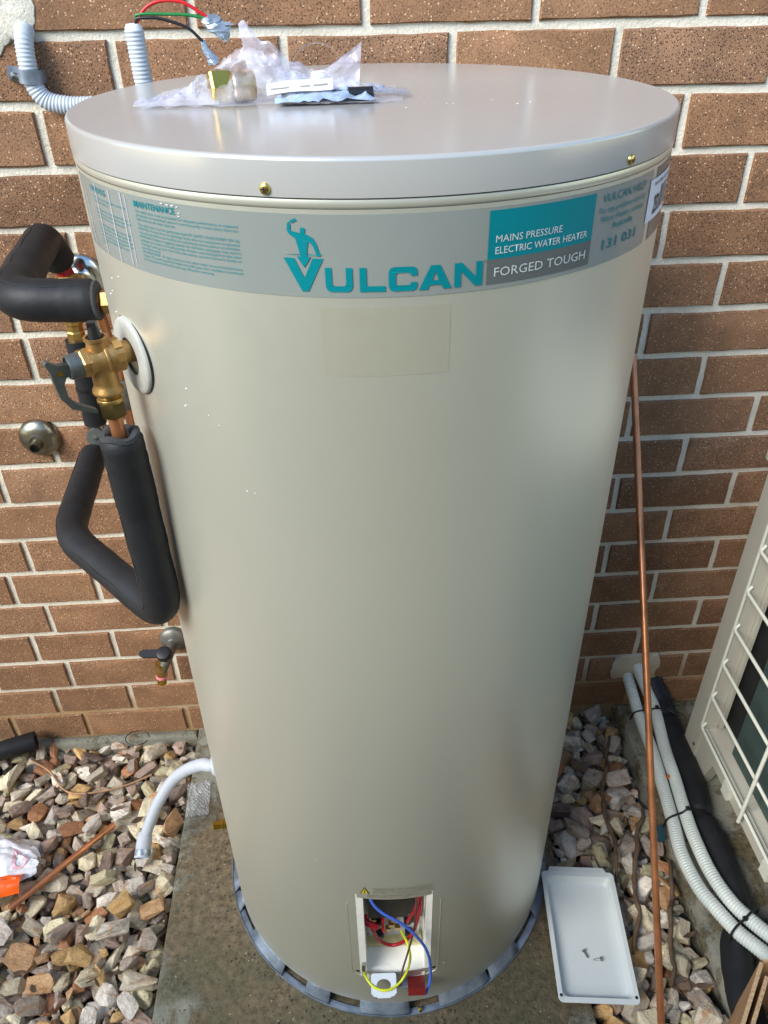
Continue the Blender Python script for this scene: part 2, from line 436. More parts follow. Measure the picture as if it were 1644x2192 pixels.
# ------------------------------------------------------------------ brick wall
wall = thing('brick_wall', 'brown speckled brick wall with pale mortar joints behind the water heater', 'wall', (0.2, 0, 0))
Z0 = 1.454; PITCH = 0.086; BH = 0.0738; J = 0.0122
m = MB(); m.box((0.25, 0.0515, 1.15), (4.3, 0.10, 2.7)); m.build('mortar', 'mortar', wall, None)
def brick_mesh(L, seed):
    rnd = random.Random(seed); mb = MB(); nx = max(3, int(L / 0.026)); nz = 3
    def ring(ins, y, jit):
        pts = []; x, z = L / 2 - ins, BH / 2 - ins
        cs = [(-x, -z), (x, -z), (x, z), (-x, z)]; ns = [nx, nz, nx, nz]
        for (a, c, k_) in zip(cs, cs[1:] + cs[:1], ns):
            for k in range(k_):
                t = k / k_
                pts.append(Vector((a[0] + (c[0] - a[0]) * t + rnd.uniform(-jit, jit), y, a[1] + (c[1] - a[1]) * t + rnd.uniform(-jit, jit))))
        return pts
    mb.loft([ring(0, 0.02, 0), ring(0, -0.0010, 0.0010), ring(0.0022, -0.0036, 0.0008)], (False, True))
    return mb.mesh('brick', 40)
FULL = [brick_mesh(0.24 - J, s) for s in range(6)]
for q in FULL: q.materials.append(MATS['brick'])
bcache = {}
def joints(k):
    """joint positions of course k (0 = course above the first bed joint, counted down)"""
    base = {0: .681, 1: .564, 2: .682, 3: .802, 4: .685, 5: .802, 6: .684, 7: .807, 8: .928, 9: .808, 10: .926, 11: .81, 12: .931, 13: .813, 14: .932, 15: .806, 16: .694, 17: .81}
    b = base.get(k, .681 if k % 2 == 0 else .564)
    js = [b + .24 * i for i in range(-12, 12)]
    if k >= 6:
        js = [x for x in js if x > 0.02]
        if k % 2 == 0:
            l = {6: -.393, 8: -.399, 10: -.397, 12: -.396, 14: -.396, 16: -.393}[k]
            js += [l, l + .24, l - .174] + [l - .174 - .24 * i for i in range(1, 6)]
            a = l + .24
        else:
            js += [-.515, -.275, -.275 + .24] + [-.515 - .172 - .24 * i for i in range(0, 6)]
            a = -.035
        js.sort()
        # a closer behind the tank: drop joints that would leave a sliver
        out = [js[0]]
        for x in js[1:]:
            if x - out[-1] > 0.07: out.append(x)
        js = out
    return sorted(js)
mass = MB()
for k in range(-13, 18):
    zc = Z0 - PITCH * (k - 1) - PITCH / 2
    js = joints(k)
    for a, b in zip(js, js[1:]):
        L = b - a - J; xc = (a + b) / 2
        if xc < -1.85 or xc > 2.2: continue
        near = (-1.0 < xc < 1.35) and k >= -1
        if abs(L - (0.24 - J)) < 0.004: me = random.choice(FULL)
        else:
            key = round(L, 3)
            if key not in bcache:
                bcache[key] = brick_mesh(L, key * 1000); bcache[key].materials.append(MATS['brick'])
            me = bcache[key]
        loc = Vector((xc, random.uniform(-0.0008, 0.0008), zc + random.uniform(-0.0008, 0.0008)))
        if near:
            o = link('brick', me, wall); o.location = loc
            o.rotation_euler = (random.uniform(-.004, .004), random.uniform(-.004, .004), random.uniform(-.004, .004))
        else:
            mass.add([v.co + loc for v in me.vertices], [tuple(p.vertices) for p in me.polygons])
tag(mass.build('brick_courses', 'brick', wall, 40), kind='stuff')

def lump(cx, cz, rx, rz, y, seed, n=26, rough=0.25, bulge=0.006):
    mb = MB(); rings = []
    for q, (s, d) in enumerate([(1.0, 0.004), (0.97, -0.5 * bulge), (0.8, -bulge), (0.45, -1.1 * bulge), (0.1, -bulge)]):
        pts = []
        for j in range(n):
            a = 2 * math.pi * j / n
            rr = 1 + rough * noise.noise(Vector((math.cos(a) * 1.7 + seed, math.sin(a) * 1.7, seed * 2.1))) + 0.10 * noise.noise(Vector((math.cos(a) * 6, math.sin(a) * 6, seed)))
            pts.append(Vector((cx + math.cos(a) * rx * rr * s, y + d + 0.0025 * noise.noise(Vector((math.cos(a) * 9 * s, math.sin(a) * 9 * s, seed))), cz + math.sin(a) * rz * rr * s)))
        rings.append(pts)
    return mb.loft(rings, (False, True))
lump(-0.308, 1.490, 0.056, 0.055, -0.003, 1.3, n=40, rough=.35, bulge=0.007).build('mortar_patch', 'mortar', wall, 50)
def ragged(x0, x1, z0, z1, y, seed):
    rnd = random.Random(seed); pts = []
    for a, b, n in (((x0, z0), (x1, z0), 7), ((x1, z0), (x1, z1), 6), ((x1, z1), (x0, z1), 7), ((x0, z1), (x0, z0), 6)):
        for k in range(n):
            t = k / n; pts.append((a[0] + (b[0] - a[0]) * t + rnd.uniform(-.006, .006), a[1] + (b[1] - a[1]) * t + rnd.uniform(-.005, .005)))
    M = Matrix(((1, 0, 0, 0), (0, 0, 1, y), (0, 1, 0, 0), (0, 0, 0, 1)))
    return MB().prism(pts, M, 0.012)
ragged(0.758, 0.868, 0.092, 0.166, -0.003, 5).build('mortar_patch', 'mortar', wall, 50)

# ------------------------------------------------------------------ gravel
def make_gravel():
    bed = MB(); bed.box((-1.15, -0.645, -0.0850), (1.78, 1.286, 0.01)); bed.box((0.6585, -0.645, -0.0850), (0.2455, 1.286, 0.01))
    bedo = tag(bed.build('gravel_bed', 'soil', smooth=None), kind='structure')
    rnd = random.Random(11); nr = np.random.RandomState(5)
    hulls = []
    for i in range(26):
        bm = bmesh.new()
        for q in range(17):
            p = Vector((rnd.gauss(0, 1), rnd.gauss(0, 1), rnd.gauss(0, 1))).normalized()
            e = 0.55
            p = Vector([math.copysign(abs(c) ** e, c) for c in p]) * rnd.uniform(0.78, 1.0)
            bm.verts.new(p)
        r = bmesh.ops.convex_hull(bm, input=bm.verts)
        bmesh.ops.delete(bm, geom=[v for v in bm.verts if not v.link_faces], context='VERTS')
        bmesh.ops.dissolve_limit(bm, angle_limit=R_(9), verts=bm.verts, edges=bm.edges)
        bmesh.ops.triangulate(bm, faces=bm.faces)
        bmesh.ops.subdivide_edges(bm, edges=[e_ for e_ in bm.edges if e_.calc_length() > .55], cuts=1, use_grid_fill=True)
        for v_ in bm.verts: v_.co *= 1 + .09 * noise.noise(v_.co * 2.2 + Vector((i * 3.1, 0, 0))) + .05 * noise.noise(v_.co * 5.0 + Vector((0, i * 2.3, 0)))
        me = bpy.data.meshes.new('stone'); bm.to_mesh(me); bm.free(); me.materials.append(MATS['stone']); hulls.append(me)
    PAL = [((186, 174, 154), 5), ((176, 160, 145), 5), ((160, 138, 124), 3), ((196, 160, 108), 1.9), ((164, 116, 84), 1.7), ((216, 203, 172), 5), ((128, 110, 98), 1.8), ((190, 180, 146), 3), ((206, 196, 182), 5), ((184, 146, 108), 1.8)]
    tot = sum(p[1] for p in PAL)
    def pick():
        t = rnd.uniform(0, tot)
        for c, wgt in PAL:
            t -= wgt
            if t <= 0: break
        q = rnd.uniform(0.9, 1.16); return lin(*[min(250, x * q) for x in c])
    cell = 0.006
    stones = []
    Mi = cam.matrix_world.inverted()
    def pix(p):
        q = Mi @ Vector(p); return 822 + 1671.5 * q.x / -q.z, 1096 - 1671.5 * q.y / -q.z
    def region(x0, x1, y0, y1, target, smin, smax):
        nx, ny = int((x1 - x0) / cell), int((y1 - y0) / cell)
        H = np.full((nx, ny), -0.08); ID = np.full((nx, ny), -1)
        base = len(stones); k = 0
        while H.mean() < target and k < 6000:
            a = rnd.uniform(smin, smax) * (1.3 if rnd.random() < 0.14 else 1) * (rnd.uniform(.38, .62) if rnd.random() < 0.42 else 1)
            b = a * rnd.uniform(0.42, 0.82); c = a * rnd.uniform(0.32, 0.58); rm = (a * b) ** 0.5
            best = None
            for q in range(14):
                x = rnd.uniform(x0 + rm * .8, x1 - rm * .8); y = rnd.uniform(y0 + rm, y1 - rm * .45)
                i, j = int((x - x0) / cell), int((y - y0) / cell); w_ = max(1, int(rm * 0.75 / cell))
                sub = H[max(0, i - w_):i + w_ + 1, max(0, j - w_):j + w_ + 1]
                h = sub.mean() * 0.55 + sub.max() * 0.45
                if best is None or h < best[0]: best = (h, x, y, i, j)
            h, x, y, i, j = best
            z = h + c * 0.62; yaw = rnd.uniform(0, 6.283)
            w_ = int(a / cell) + 1
            i0, i1, j0, j1 = max(0, i - w_), min(nx, i + w_ + 1), max(0, j - w_), min(ny, j + w_ + 1)
            gx, gy = np.meshgrid(x0 + (np.arange(i0, i1) + .5) * cell - x, y0 + (np.arange(j0, j1) + .5) * cell - y, indexing='ij')
            u = (gx * math.cos(yaw) + gy * math.sin(yaw)) / a; v = (-gx * math.sin(yaw) + gy * math.cos(yaw)) / b
            rr = u * u + v * v; top = np.where(rr < 1, z + c * 0.95 * np.sqrt(np.clip(1 - rr * rr, 0, 1)), -1)
            sub = H[i0:i1, j0:j1]; up = top > sub
            sub[up] = top[up]; ID[i0:i1, j0:j1][up] = len(stones)
            stones.append([x, y, z, a, b, c, yaw, rnd.gauss(0, .32), rnd.gauss(0, .32), rnd.randrange(len(hulls)), pick(), 0])
            k += 1
        for sid, cnt in zip(*np.unique(ID, return_counts=True)):
            if sid < 0: continue
            s_ = stones[sid]; px, py = pix((s_[0], s_[1], s_[2]))
            if -40 < px < 1684 and -40 < py < 2232:
                # stones hidden behind the tank do not rank
                d = abs(px - 830); lim = 330 if py < 1900 else 250
                s_[11] = cnt if d > lim or py > 2190 else cnt * 0.05
            else: s_[11] = 0
        return H, (x0, y0)
    HL = region(-1.30, -0.258, -1.285, -0.006, -0.021, 0.017, 0.034)
    HR = region(0.541, 0.776, -1.285, -0.004, -0.018, 0.017, 0.036)
    for s_ in stones:
        if .46 < s_[0] < .645 and -.73 < s_[1] < -.42: s_[2] = min(s_[2], -.012 - s_[5])
    order = sorted(range(len(stones)), key=lambda i: -stones[i][11]); top = set(order[:300])
    rest = MB(); tint = []
    for i, (x, y, z, a, b, c, yaw, t1, t2, hi, colr, cnt) in enumerate(stones):
        M = Matrix.Translation((x, y, z)) @ Matrix.Rotation(yaw, 4, 'Z') @ Matrix.Rotation(t1, 4, 'X') @ Matrix.Rotation(t2, 4, 'Y') @ Matrix.Diagonal((a, b, c, 1))
        if i in top and cnt > 0:
            o = link('stone', hulls[hi], bedo); o.matrix_basis = M; o.color = colr
        else:
            me = hulls[hi]; rest.add([M @ v.co for v in me.vertices], [tuple(p.vertices) for p in me.polygons]); tint += [colr] * len(me.vertices)
    o = rest.build('stone_layer', 'stone_mass', bedo, None); tag(o, kind='stuff')
    at = o.data.color_attributes.new('tint', 'FLOAT_COLOR', 'POINT')
    at.data.foreach_set('color', np.array(tint, dtype=np.float32).ravel())
    def height(x, y, r=0.01):
        for H, (x0, y0) in (HL, HR):
            i, j = int((x - x0) / cell), int((y - y0) / cell); k = max(1, int(r / cell))
            if 0 <= i < H.shape[0] and 0 <= j < H.shape[1]:
                return float(H[max(0, i - k):i + k + 1, max(0, j - k):j + k + 1].max())
        return 0.0
    return height
gravel_h = make_gravel()

# dry leaf and bark litter between the stones
lt = MB(); rl = random.Random(9)
for k in range(90):
    if k < 62: x_, y_ = rl.uniform(-.75, -.27), rl.uniform(-.85, -.03)
    else: x_, y_ = rl.uniform(.55, .77), rl.uniform(-.75, -.03)
    if .46 < x_ < .645 and -.73 < y_ < -.42: continue
    L_, W_ = rl.uniform(.008, .022), rl.uniform(.0025, .007); M_ = Matrix.Translation((x_, y_, gravel_h(x_, y_, .006) - rl.uniform(.001, .010))) @ Matrix.Rotation(rl.uniform(0, 6.3), 4, 'Z') @ Matrix.Rotation(rl.gauss(0, .35), 4, 'X') @ Matrix.Rotation(rl.gauss(0, .35), 4, 'Y')
    c_ = rl.uniform(.001, .004)
    lt.loft([[M_ @ Vector((-L_, 0, c_)), M_ @ Vector((-L_ * .9, .0006, c_))], [M_ @ Vector((-L_ * .3, -W_, 0)), M_ @ Vector((-L_ * .3, W_, c_ * .6))], [M_ @ Vector((L_ * .4, -W_ * .8, 0)), M_ @ Vector((L_ * .4, W_ * .8, c_ * .5))], [M_ @ Vector((L_, 0, c_)), M_ @ Vector((L_ * .95, .0006, c_))]], (False, False), closed=False)
gr = MB(); rg = random.Random(21)
for k in range(260):
    a_ = R_(rg.uniform(-100, 75)); d_ = .333 + abs(rg.gauss(0, .03)); x_, y_ = .1916 + d_ * math.sin(a_), -.352 - d_ * math.cos(a_)
    if x_ < -.24 or x_ > .5: continue
    q_ = rg.uniform(.0008, .0026)
    gr.lathe([(q_, -.0004), (q_ * .9, q_ * .6), (q_ * .3, q_)], Matrix.Translation((x_, y_, 0)) @ Matrix.Rotation(rg.uniform(0, 3), 4, 'Z') @ Matrix.Diagonal((1, rg.uniform(.5, 1), 1, 1)), 5)
tag(gr.build('swept_grit', 'soil', None, None), 'dark grit and soil crumbs on the slab round the tank base', 'grit', kind='stuff')
lo = lt.build('leaf_litter', 'twig', None, 60); tag(lo, 'brown dry leaf and bark litter between the stones', 'leaf litter', kind='stuff')

# ------------------------------------------------------------------ water heater
TX, TY, TR = 0.1916, -0.352, 0.3127
def cy(th, z, r=TR):
    a = R_(th); return Vector((TX + r * math.sin(a), TY - r * math.cos(a), z))
tank = thing('water_heater', 'tall beige cylindrical electric water heater with teal lettered band and open access hatch', 'water heater', (TX, TY, 0))

def shell(ths, zs, r=TR, skip=None, thick=None):
    mb = MB(); n = len(ths); vs = [cy(t, z, r) for z in zs for t in ths]; fs = []
    for i in range(len(zs) - 1):
        for j in range(n - 1):
            if skip and skip(0.5 * (ths[j] + ths[j + 1]), 0.5 * (zs[i] + zs[i + 1])): continue
            fs.append((i * n + j, i * n + j + 1, (i + 1) * n + j + 1, (i + 1) * n + j))
    return mb.add(vs, fs)
HOLE = (-12.0, 9.0, 0.14, 0.372)
ths = [-180 + 1.5 * i for i in range(241)]
zs = [0.026, 0.08, HOLE[2], 0.25, HOLE[3], 0.6, 0.9, 1.2, 1.378]
mb = shell(ths, zs, skip=lambda t, z: HOLE[0] < t < HOLE[1] and HOLE[2] < z < HOLE[3])
bo = mb.build('body', 'tank_paint', tank, 30)
bm = bmesh.new(); bm.from_mesh(bo.data); bmesh.ops.remove_doubles(bm, verts=bm.verts, dist=1e-5); bm.to_mesh(bo.data); bm.free()
CT = Matrix.Translation((TX, TY, 0))
MB().lathe([(TR - .004, 1.374), (TR + .0002, 1.3790), (TR + .0007, 1.3802), (TR + .0007, 1.3832), (TR + .0002, 1.3852), (TR - .004, 1.386)], CT, 240, (False, False)).build('rolled_bead', 'tank_paint', tank, 60)
# lid
LR = 0.3138
lid = MB().lathe([(LR - .003, 1.3862), (LR, 1.3866), (LR, 1.4125), (LR - .0004, 1.4142), (LR - .0014, 1.4154), (LR - .0028, 1.4160), (LR - .0036, 1.4160), (LR - .012, 1.4163), (LR * .66, 1.4166), (LR * .33, 1.4168), (0.004, 1.4168)], CT, 240, (False, True)).build('lid', 'lid_skylit_paint', tank, 60)
# screws on the lid skirt
for th, z in ((-18.2, 1.3925), (41.5, 1.3925)):
    M = frame(cy(th, z, LR), cy(th, 0, 1) - cy(th, 0, 0))
    s = MB().lathe([(0.0046, -0.001), (0.0046, 0.0006), (0.0038, 0.0022), (0.0018, 0.0030)], M, 18)
    so_ = s.build('screw', 'gold_screw', lid, 40)
    c_ = MB(); c_.box((0, 0, 0.0029), (0.0042, 0.0009, 0.0008), M); c_.box((0, 0, 0.0029), (0.0009, 0.0042, 0.0008), M)
    c_.build('screw', 'ink', lid, None)

def patch(t0, t1, z0, z1, dr, n=None):
    n = n or max(2, int((t1 - t0) / 1.5)); T = [t0 + (t1 - t0) * i / n for i in range(n + 1)]
    mb = MB(); mb.loft([[cy(t, z0, TR + dr) for t in T], [cy(t, z1, TR + dr) for t in T]], (False, False), closed=False); return mb
band = patch(-67, 52.2, 1.3085, 1.3745, 0.0004).build('label_band', 'band_film', tank, 30)
patch(54.2, 96, 1.3085, 1.3745, 0.0004).build('label_band', 'dark_print', tank, 30)
patch(14.2, 33.9, 1.3332, 1.3720, 0.0007).build('teal_panel', 'teal_print', band, 30)
patch(14.2, 33.9, 1.3125, 1.3331, 0.0007).build('grey_panel', 'dark_print', band, 30)

def text_obj(name, body, t0, t1, zb, cap, mat, dr=0.0011, bold=0.0, parent=None, fit=True, shear=0.0):
    cu = bpy.data.curves.new('t', 'FONT'); cu.body = body; cu.resolution_u = 2; cu.offset = bold; cu.shear = shear
    o = bpy.data.objects.new('t', cu); COL.objects.link(o)
    bpy.context.view_layer.update()
    me = bpy.data.meshes.new_from_object(o.evaluated_get(bpy.context.evaluated_depsgraph_get()))
    bpy.data.objects.remove(o); bpy.data.curves.remove(cu)
    n = len(me.vertices); co = np.zeros(n * 3); me.vertices.foreach_get('co', co); co = co.reshape(-1, 3)
    x0, x1 = co[:, 0].min(), co[:, 0].max()
    th = t0 + (co[:, 0] - x0) / (x1 - x0) * (t1 - t0); z = zb + co[:, 1] / 0.69 * cap
    a = np.radians(th); r = TR + dr
    out = np.stack([TX + r * np.sin(a), TY - r * np.cos(a), z], 1)
    me.vertices.foreach_set('co', out.ravel().astype(np.float32)); me.update()
    me.materials.clear(); me.materials.append(MATS[mat])
    return link(name, me, parent or band)
text_obj('lettering', 'MAINS PRESSURE', 15.4, 27.2, 1.3467, 0.0056, 'pale_print', bold=0.0)
text_obj('lettering', 'ELECTRIC WATER HEATER', 15.4, 32.7, 1.3374, 0.0056, 'pale_print', bold=0.004)
text_obj('lettering', 'FORGED TOUGH', 15.4, 32.8, 1.3188, 0.0074, 'pale_print', bold=0.0)
text_obj('lettering', 'VULCAN HELP', 35.6, 48.9, 1.3625, 0.0068, 'teal_print', bold=0.004)
text_obj('lettering', 'For any problems with this', 35.2, 49.2, 1.3535, 0.0050, 'soft_teal_print')
text_obj('lettering', 'Water Heater, contact', 35.6, 49.0, 1.3460, 0.0050, 'soft_teal_print')
text_obj('lettering', 'Australia', 39.0, 45.4, 1.3380, 0.0054, 'soft_teal_print', bold=0.008)
text_obj('lettering', '131 031', 37.0, 47.3, 1.3215, 0.0086, 'teal_print', bold=0.006)
text_obj('lettering', 'MAINTENANCE', -43.9, -34.5, 1.3655, 0.0052, 'teal_print', bold=0.014)
lines = ['The relief valve must be checked for adequate performance or replaced', 'at intervals not exceeding 5 years or more frequently in areas where there is a', 'high incidence of water deposits.', '',
         'The relief valve must be gently operated AT LEAST ONCE EVERY SIX (6)', 'MONTHS. If water does not discharge freely when the easing lever is operated,', 'the valve should be serviced by an authorised service person or plumber.',
         'WARNING: Failure to regularly operate the relief valve easing gear may result in', 'a dangerous situation. A small quantity of water may discharge from this valve', 'during a heating cycle. For full instructions, see the Owner\'s Guide or',
         'www.vulcan.com.au', 'HOUSEHOLDER : A major service on this water heater is recommended every', '5 years. The servicing of the heater in the fifth year after installation contributes', 'to its expected service life and may affect the warranty.']
z = 1.3610
for ln in lines:
    if ln:
        wd = min(1.0, len(ln) / 76); text_obj('lettering', ln, -43.9, -43.9 + 20.6 * (wd if wd < 0.82 else 1.0), z, 0.0022, 'soft_teal_print')
    z -= 0.0033 if ln else 0.0014
text_obj('lettering', 'WARNING', -59.6, -53.0, 1.3655, 0.0050, 'teal_print', bold=0.014)
z = 1.3600
for i, ln in enumerate(['The heater must be maintained in accordance', 'with the instructions.', '', 'Do not operate this water heater unless it is', 'filled with water and the valve is open at all', 'times and all covers are in their place.', '', 'This water heater delivers hot water at high', 'temperature. Refer to the plumbing code and', 'local requirements for tempering of the water', 'where it is used for personal hygiene. Power', 'must be switched off before the cover is', 'removed.']):
    if ln: text_obj('lettering', ln, -58.6, -58.6 + 12.5 * (len(ln) / 46), z, 0.0022, 'soft_teal_print')
    z -= 0.0034
# word mark: wide block letters as outlines (unit box: height 1)
def glyph(polys, t0, t1, z0, z1, mat, parent, name='lettering', dr=0.0011):
    mb = MB()
    for poly in polys:
        V = []
        tr = tessellate_polygon([[Vector((x, y, 0)) for x, y in poly]])
        mb.add([cy(t0 + (t1 - t0) * x, z0 + (z1 - z0) * y, TR + dr) for x, y in poly], [tuple(f) for f in tr])
    return mb.build(name, mat, parent, None)
ZL, ZH = 1.3136, 1.3334
LET = {
 'U': (-10.25, -6.2, [[(0, 1), (0, .22), (.06, .06), (.18, 0), (.82, 0), (.94, .06), (1, .22), (1, 1), (.76, 1), (.76, .34), (.70, .24), (.30, .24), (.24, .34), (.24, 1)]]),
 'L': (-5.15, -1.35, [[(0, 1), (0, 0), (1, 0), (1, .24), (.27, .24), (.27, 1)]]),
 'C': (-0.85, 3.4, [[(1, .76), (1, .86), (.94, .96), (.82, 1), (.18, 1), (.06, .95), (0, .80), (0, .20), (.06, .05), (.18, 0), (.82, 0), (.94, .05), (1, .16), (1, .36), (.77, .36), (.77, .28), (.72, .24), (.30, .24), (.25, .30), (.25, .70), (.30, .76), (.72, .76), (.77, .70), (.77, .62), (1, .62)]]),
 'A': (3.65, 8.65, [[(0, 0), (.36, 1), (.64, 1), (1, 0), (.74, 0), (.68, .18), (.32, .18), (.26, 0)], ]),
 'N': (9.05, 13.45, [[(0, 0), (0, 1), (.26, 1), (.77, .38), (.77, 1), (1, 1), (1, 0), (.75, 0), (.23, .64), (.23, 0)]]),
}
for k_, (a, b, P) in LET.items(): 
    if k_ == 'A': P = [[(0, 0), (.36, 1), (.50, 1), (.50, .74), (.40, .38), (.50, .38), (.50, .18), (.32, .18), (.26, 0)], [(1, 0), (.64, 1), (.50, 1), (.50, .74), (.60, .38), (.50, .38), (.50, .18), (.68, .18), (.74, 0)]]
    glyph(P, a, b, ZL, ZH, 'teal_print', band)
glyph([[(0, 1), (.27, 1), (.50, .40), (.73, 1), (1, 1), (.58, 0), (.42, 0)]], -16.4, -10.4, 1.3134, 1.3405, 'teal_print', band)
# emblem: bare-chested smith raising a hammer behind an anvil edge
EM = [[(.44, .02), (.39, .30), (.33, .55), (.27, .58), (.17, .66), (.13, .74), (.15, .90), (.20, .93), (.23, .90), (.22, .77), (.25, .72), (.36, .70), (.46, .68), (.47, .70), (.47, .78), (.51, .82), (.58, .81), (.60, .77), (.59, .70), (.57, .67), (.66, .63), (.78, .56), (.86, .42), (.92, .20), (.96, .14), (.94, .09), (.86, .09), (.84, .16), (.78, .34), (.70, .44), (.66, .46), (.62, .28), (.60, .02)],
      [(.14, .92), (.24, .97), (.26, .955), (.16, .905)], [(.22, .99), (.36, 1.05), (.40, .99), (.26, .925)],
      [(0, .115), (.82, .105), (1.03, .12), (.82, .135), (.3, .135)]]
glyph(EM, -16.3, -10.5, 1.3395, 1.3700, 'teal_print', band, 'emblem')
glyph([[(0, 1), (1, 1), (.5, 0)]], -14.35, -12.25, 1.3330, 1.3418, 'teal_print', band, 'emblem', 0.0012)
text_obj('lettering', '®', 13.65, 14.05, 1.3315, 0.0022, 'dark_print')
# white stock sticker, half over the band's end
wsx = patch(51.2, 66.0, 1.3270, 1.3660, 0.0010).build('stock_sticker', 'white_label', tank, 30)
text_obj('print', '250', 54.4, 57.6, 1.3330, 0.0160, 'ink', 0.0015, 0.03, wsx)
for i in range(7):
    patch(58.3 + i * 0.9, 58.3 + i * 0.9 + 0.5, 1.3325 + 0.001 * (i % 3), 1.356 - 0.0012 * (i % 2), 0.0015, 1).build('print', 'ink', wsx, None)
text_obj('print', 'WATER HEATER', 53.2, 64.8, 1.3592, 0.0032, 'ink', 0.0015, 0.01, wsx)
# clear parcel tape ends still stuck on the band
for (a, b, z0, z1) in ((-63.5, -63.1, 1.309, 1.372), (-57.0, -56.6, 1.310, 1.374), (-51.6, -51.2, 1.309, 1.373), (-47.6, -47.3, 1.311, 1.374), (-46.3, -46.1, 1.311, 1.373)):
    patch(a, b, z0, z1, 0.0013, 1).build('tape_edge', 'milky_film', tank, None)
for t_, z_, s_ in ((-37.2, 1.3726, .5), (-36.0, 1.3722, .5), (-35.0, 1.3722, .6), (-34.0, 1.3718, .4), (-33.8, 1.367, .4), (-33.9, 1.3645, .4)):
    patch(t_, t_ + s_ * .8, z_, z_ + .0016 * s_, 0.0014, 1).build('tape_flake', 'white_label', tank, None)
patch(-11.3, 8.7, 1.238, 1.300, 0.0002).build('tan_patch', 'tan_patch_paint', tank, 30)  # slightly yellower rectangle on the body below the band
# polystyrene crumbs and paint nicks on the jacket
for (t_, z_, s_) in ((-39.1, 1.2, .0014), (-40.1, 1.18, .0017), (-28.2, 1.10, .0012), (-26.5, 1.10, .0009), (-34.5, 1.178, .0008), (-62.4, 1.262, .0013), (-60.6, 1.268, .001), (-55.1, 1.29, .0011), (-59, 1.283, .001), (-61.2, 1.245, .0012), (-57.2, 1.236, .001), (-32.4, 1.17, .0008), (-23, .45, .0011), (-55, 1.222, .0009), (13.9, .14, .0012)):
    s_ *= .62; MB().lathe([(s_, 0), (s_ * .9, s_ * .6), (s_ * .3, s_)], frame(cy(t_, z_), cy(t_, 0, 1) - cy(t_, 0, 0)), 7).build('crumb', 'white_label', tank, 60)
for x, y in ((0.24, -.42), (.262, -.425), (.268, -.43), (.31, -.41), (.33, -.44), (.275, -.418), (.22, -.445), (.345, -.43)):
    s_ = random.uniform(.0004, .0008); MB().lathe([(s_, 0), (s_ * .9, s_ * .6), (s_ * .3, s_)], Matrix.Translation((x, y, 1.4165)), 7).build('crumb', 'white_label', tank, 60)

# access hatch compartment
T0 = -1.5; A0 = R_(T0); TV = Vector((math.cos(A0), math.sin(A0), 0)); NV = Vector((math.sin(A0), -math.cos(A0), 0))
def lp(a, b, z): return Vector((TX, TY, 0)) + TV * a + NV * (TR * math.cos(R_(10.5)) + b) + Vector((0, 0, z))
LM = Matrix(((TV.x, NV.x, 0, lp(0, 0, 0).x), (TV.y, NV.y, 0, lp(0, 0, 0).y), (0, 0, 1, 0), (0, 0, 0, 1)))
hatch = MB()
hatch.box((-.0535, -.030, .25), (.011, .060, .262), LM); hatch.box((.0545, -.030, .25), (.009, .060, .262), LM)
hatch.box((0, -.0625, .25), (.12, .005, .262), LM); hatch.box((0, -.030, .3805), (.1, .06, .009), LM)
fo = hatch.build('access_compartment', 'foam_white', tank, None)
fl = MB()
fl.add([LM @ Vector(p) for p in [(-.048, .002, .128), (.05, .002, .128), (.05, -.03, .132), (-.048, -.03, .132), (-.048, -.06, .136), (.05, -.06, .136), (-.048, .002, .10), (.05, .002, .10), (.05, -.06, .10), (-.048, -.06, .10)]],
       [(0, 1, 2, 3), (3, 2, 5, 4), (6, 7, 1, 0), (7, 8, 5, 2, 1), (9, 6, 0, 3, 4), (8, 9, 4, 5)])
fl.build('foam_floor', 'foam_white', fo, None)
MB().box((0, -.050, .140), (.096, .020, .010), LM).build('seal_strip', 'cream_seal', fo, None)
MB().box((0, -.056, .192), (.088, .004, .100), LM).build('terminal_plate', 'white_metal', fo, None)
th_ = MB(); th_.box((0.002, -.051, .262), (.090, .018, .070), LM); th_.build('thermostat', 'black_plastic', fo, None)
for a_, z_ in ((-.026, .206), (.024, .208), (-.024, .164), (.026, .166)):
    MB().lathe([(.0072, 0), (.0072, .010), (.005, .012)], frame(lp(a_, -.052, z_), NV), 14).build('terminal_knob', 'black_plastic', fo, 40)
for a_, z_ in ((-.004, .196), (-.010, .182), (.006, .186), (-.034, .215), (.034, .216), (.0, .212)):
    MB().box((a_, -.047, z_), (.009, .008, .007), LM).build('terminal_screw', 'brass', fo, None)
MB().box((.028, -.022, .262), (.010, .006, .02), LM).build('terminal_screw', 'grey_metal', fo, None)
def wire(name, pts, r, mat, par, step=.003): return MB().tube(smooth_path(pts, step), r, 10).build(name, mat, par, 60)
wire('blue_wire', [lp(-.03, -.012, .385), cy(-8.4, .366, TR - .006), cy(-5.6, .342, TR + .002), cy(1.1, .308, TR + .008), cy(4.9, .272, TR + .012), cy(7.6, .225, TR + .014), cy(8.6, .172, TR + .016), cy(8.2, .136, TR + .022), cy(6.9, .118, TR + .030)], .0024, 'blue_wire', tank)
wire('brown_wire', [lp(.03, -.01, .385), cy(4.7, .368, TR + .0), cy(4.1, .302, TR + .006), cy(2.6, .238, TR + .008), cy(.6, .165, TR + .008), cy(-.4, .130, TR + .012), cy(1.0, .124, TR + .018), cy(3.4, .124, TR + .020)], .0017, 'brown_wire', tank)
wire('earth_wire', [cy(-11.0, .164, TR + .006), cy(-10.6, .142, TR + .009), cy(-8.0, .136, TR + .022), cy(-4.3, .136, TR + .027), cy(-.8, .137, TR + .018), cy(1.9, .152, TR + .006), cy(3.0, .187, TR + .002), cy(2.5, .214, TR - .008), lp(.012, -.03, .205)], .0021, 'yellow_wire', tank)
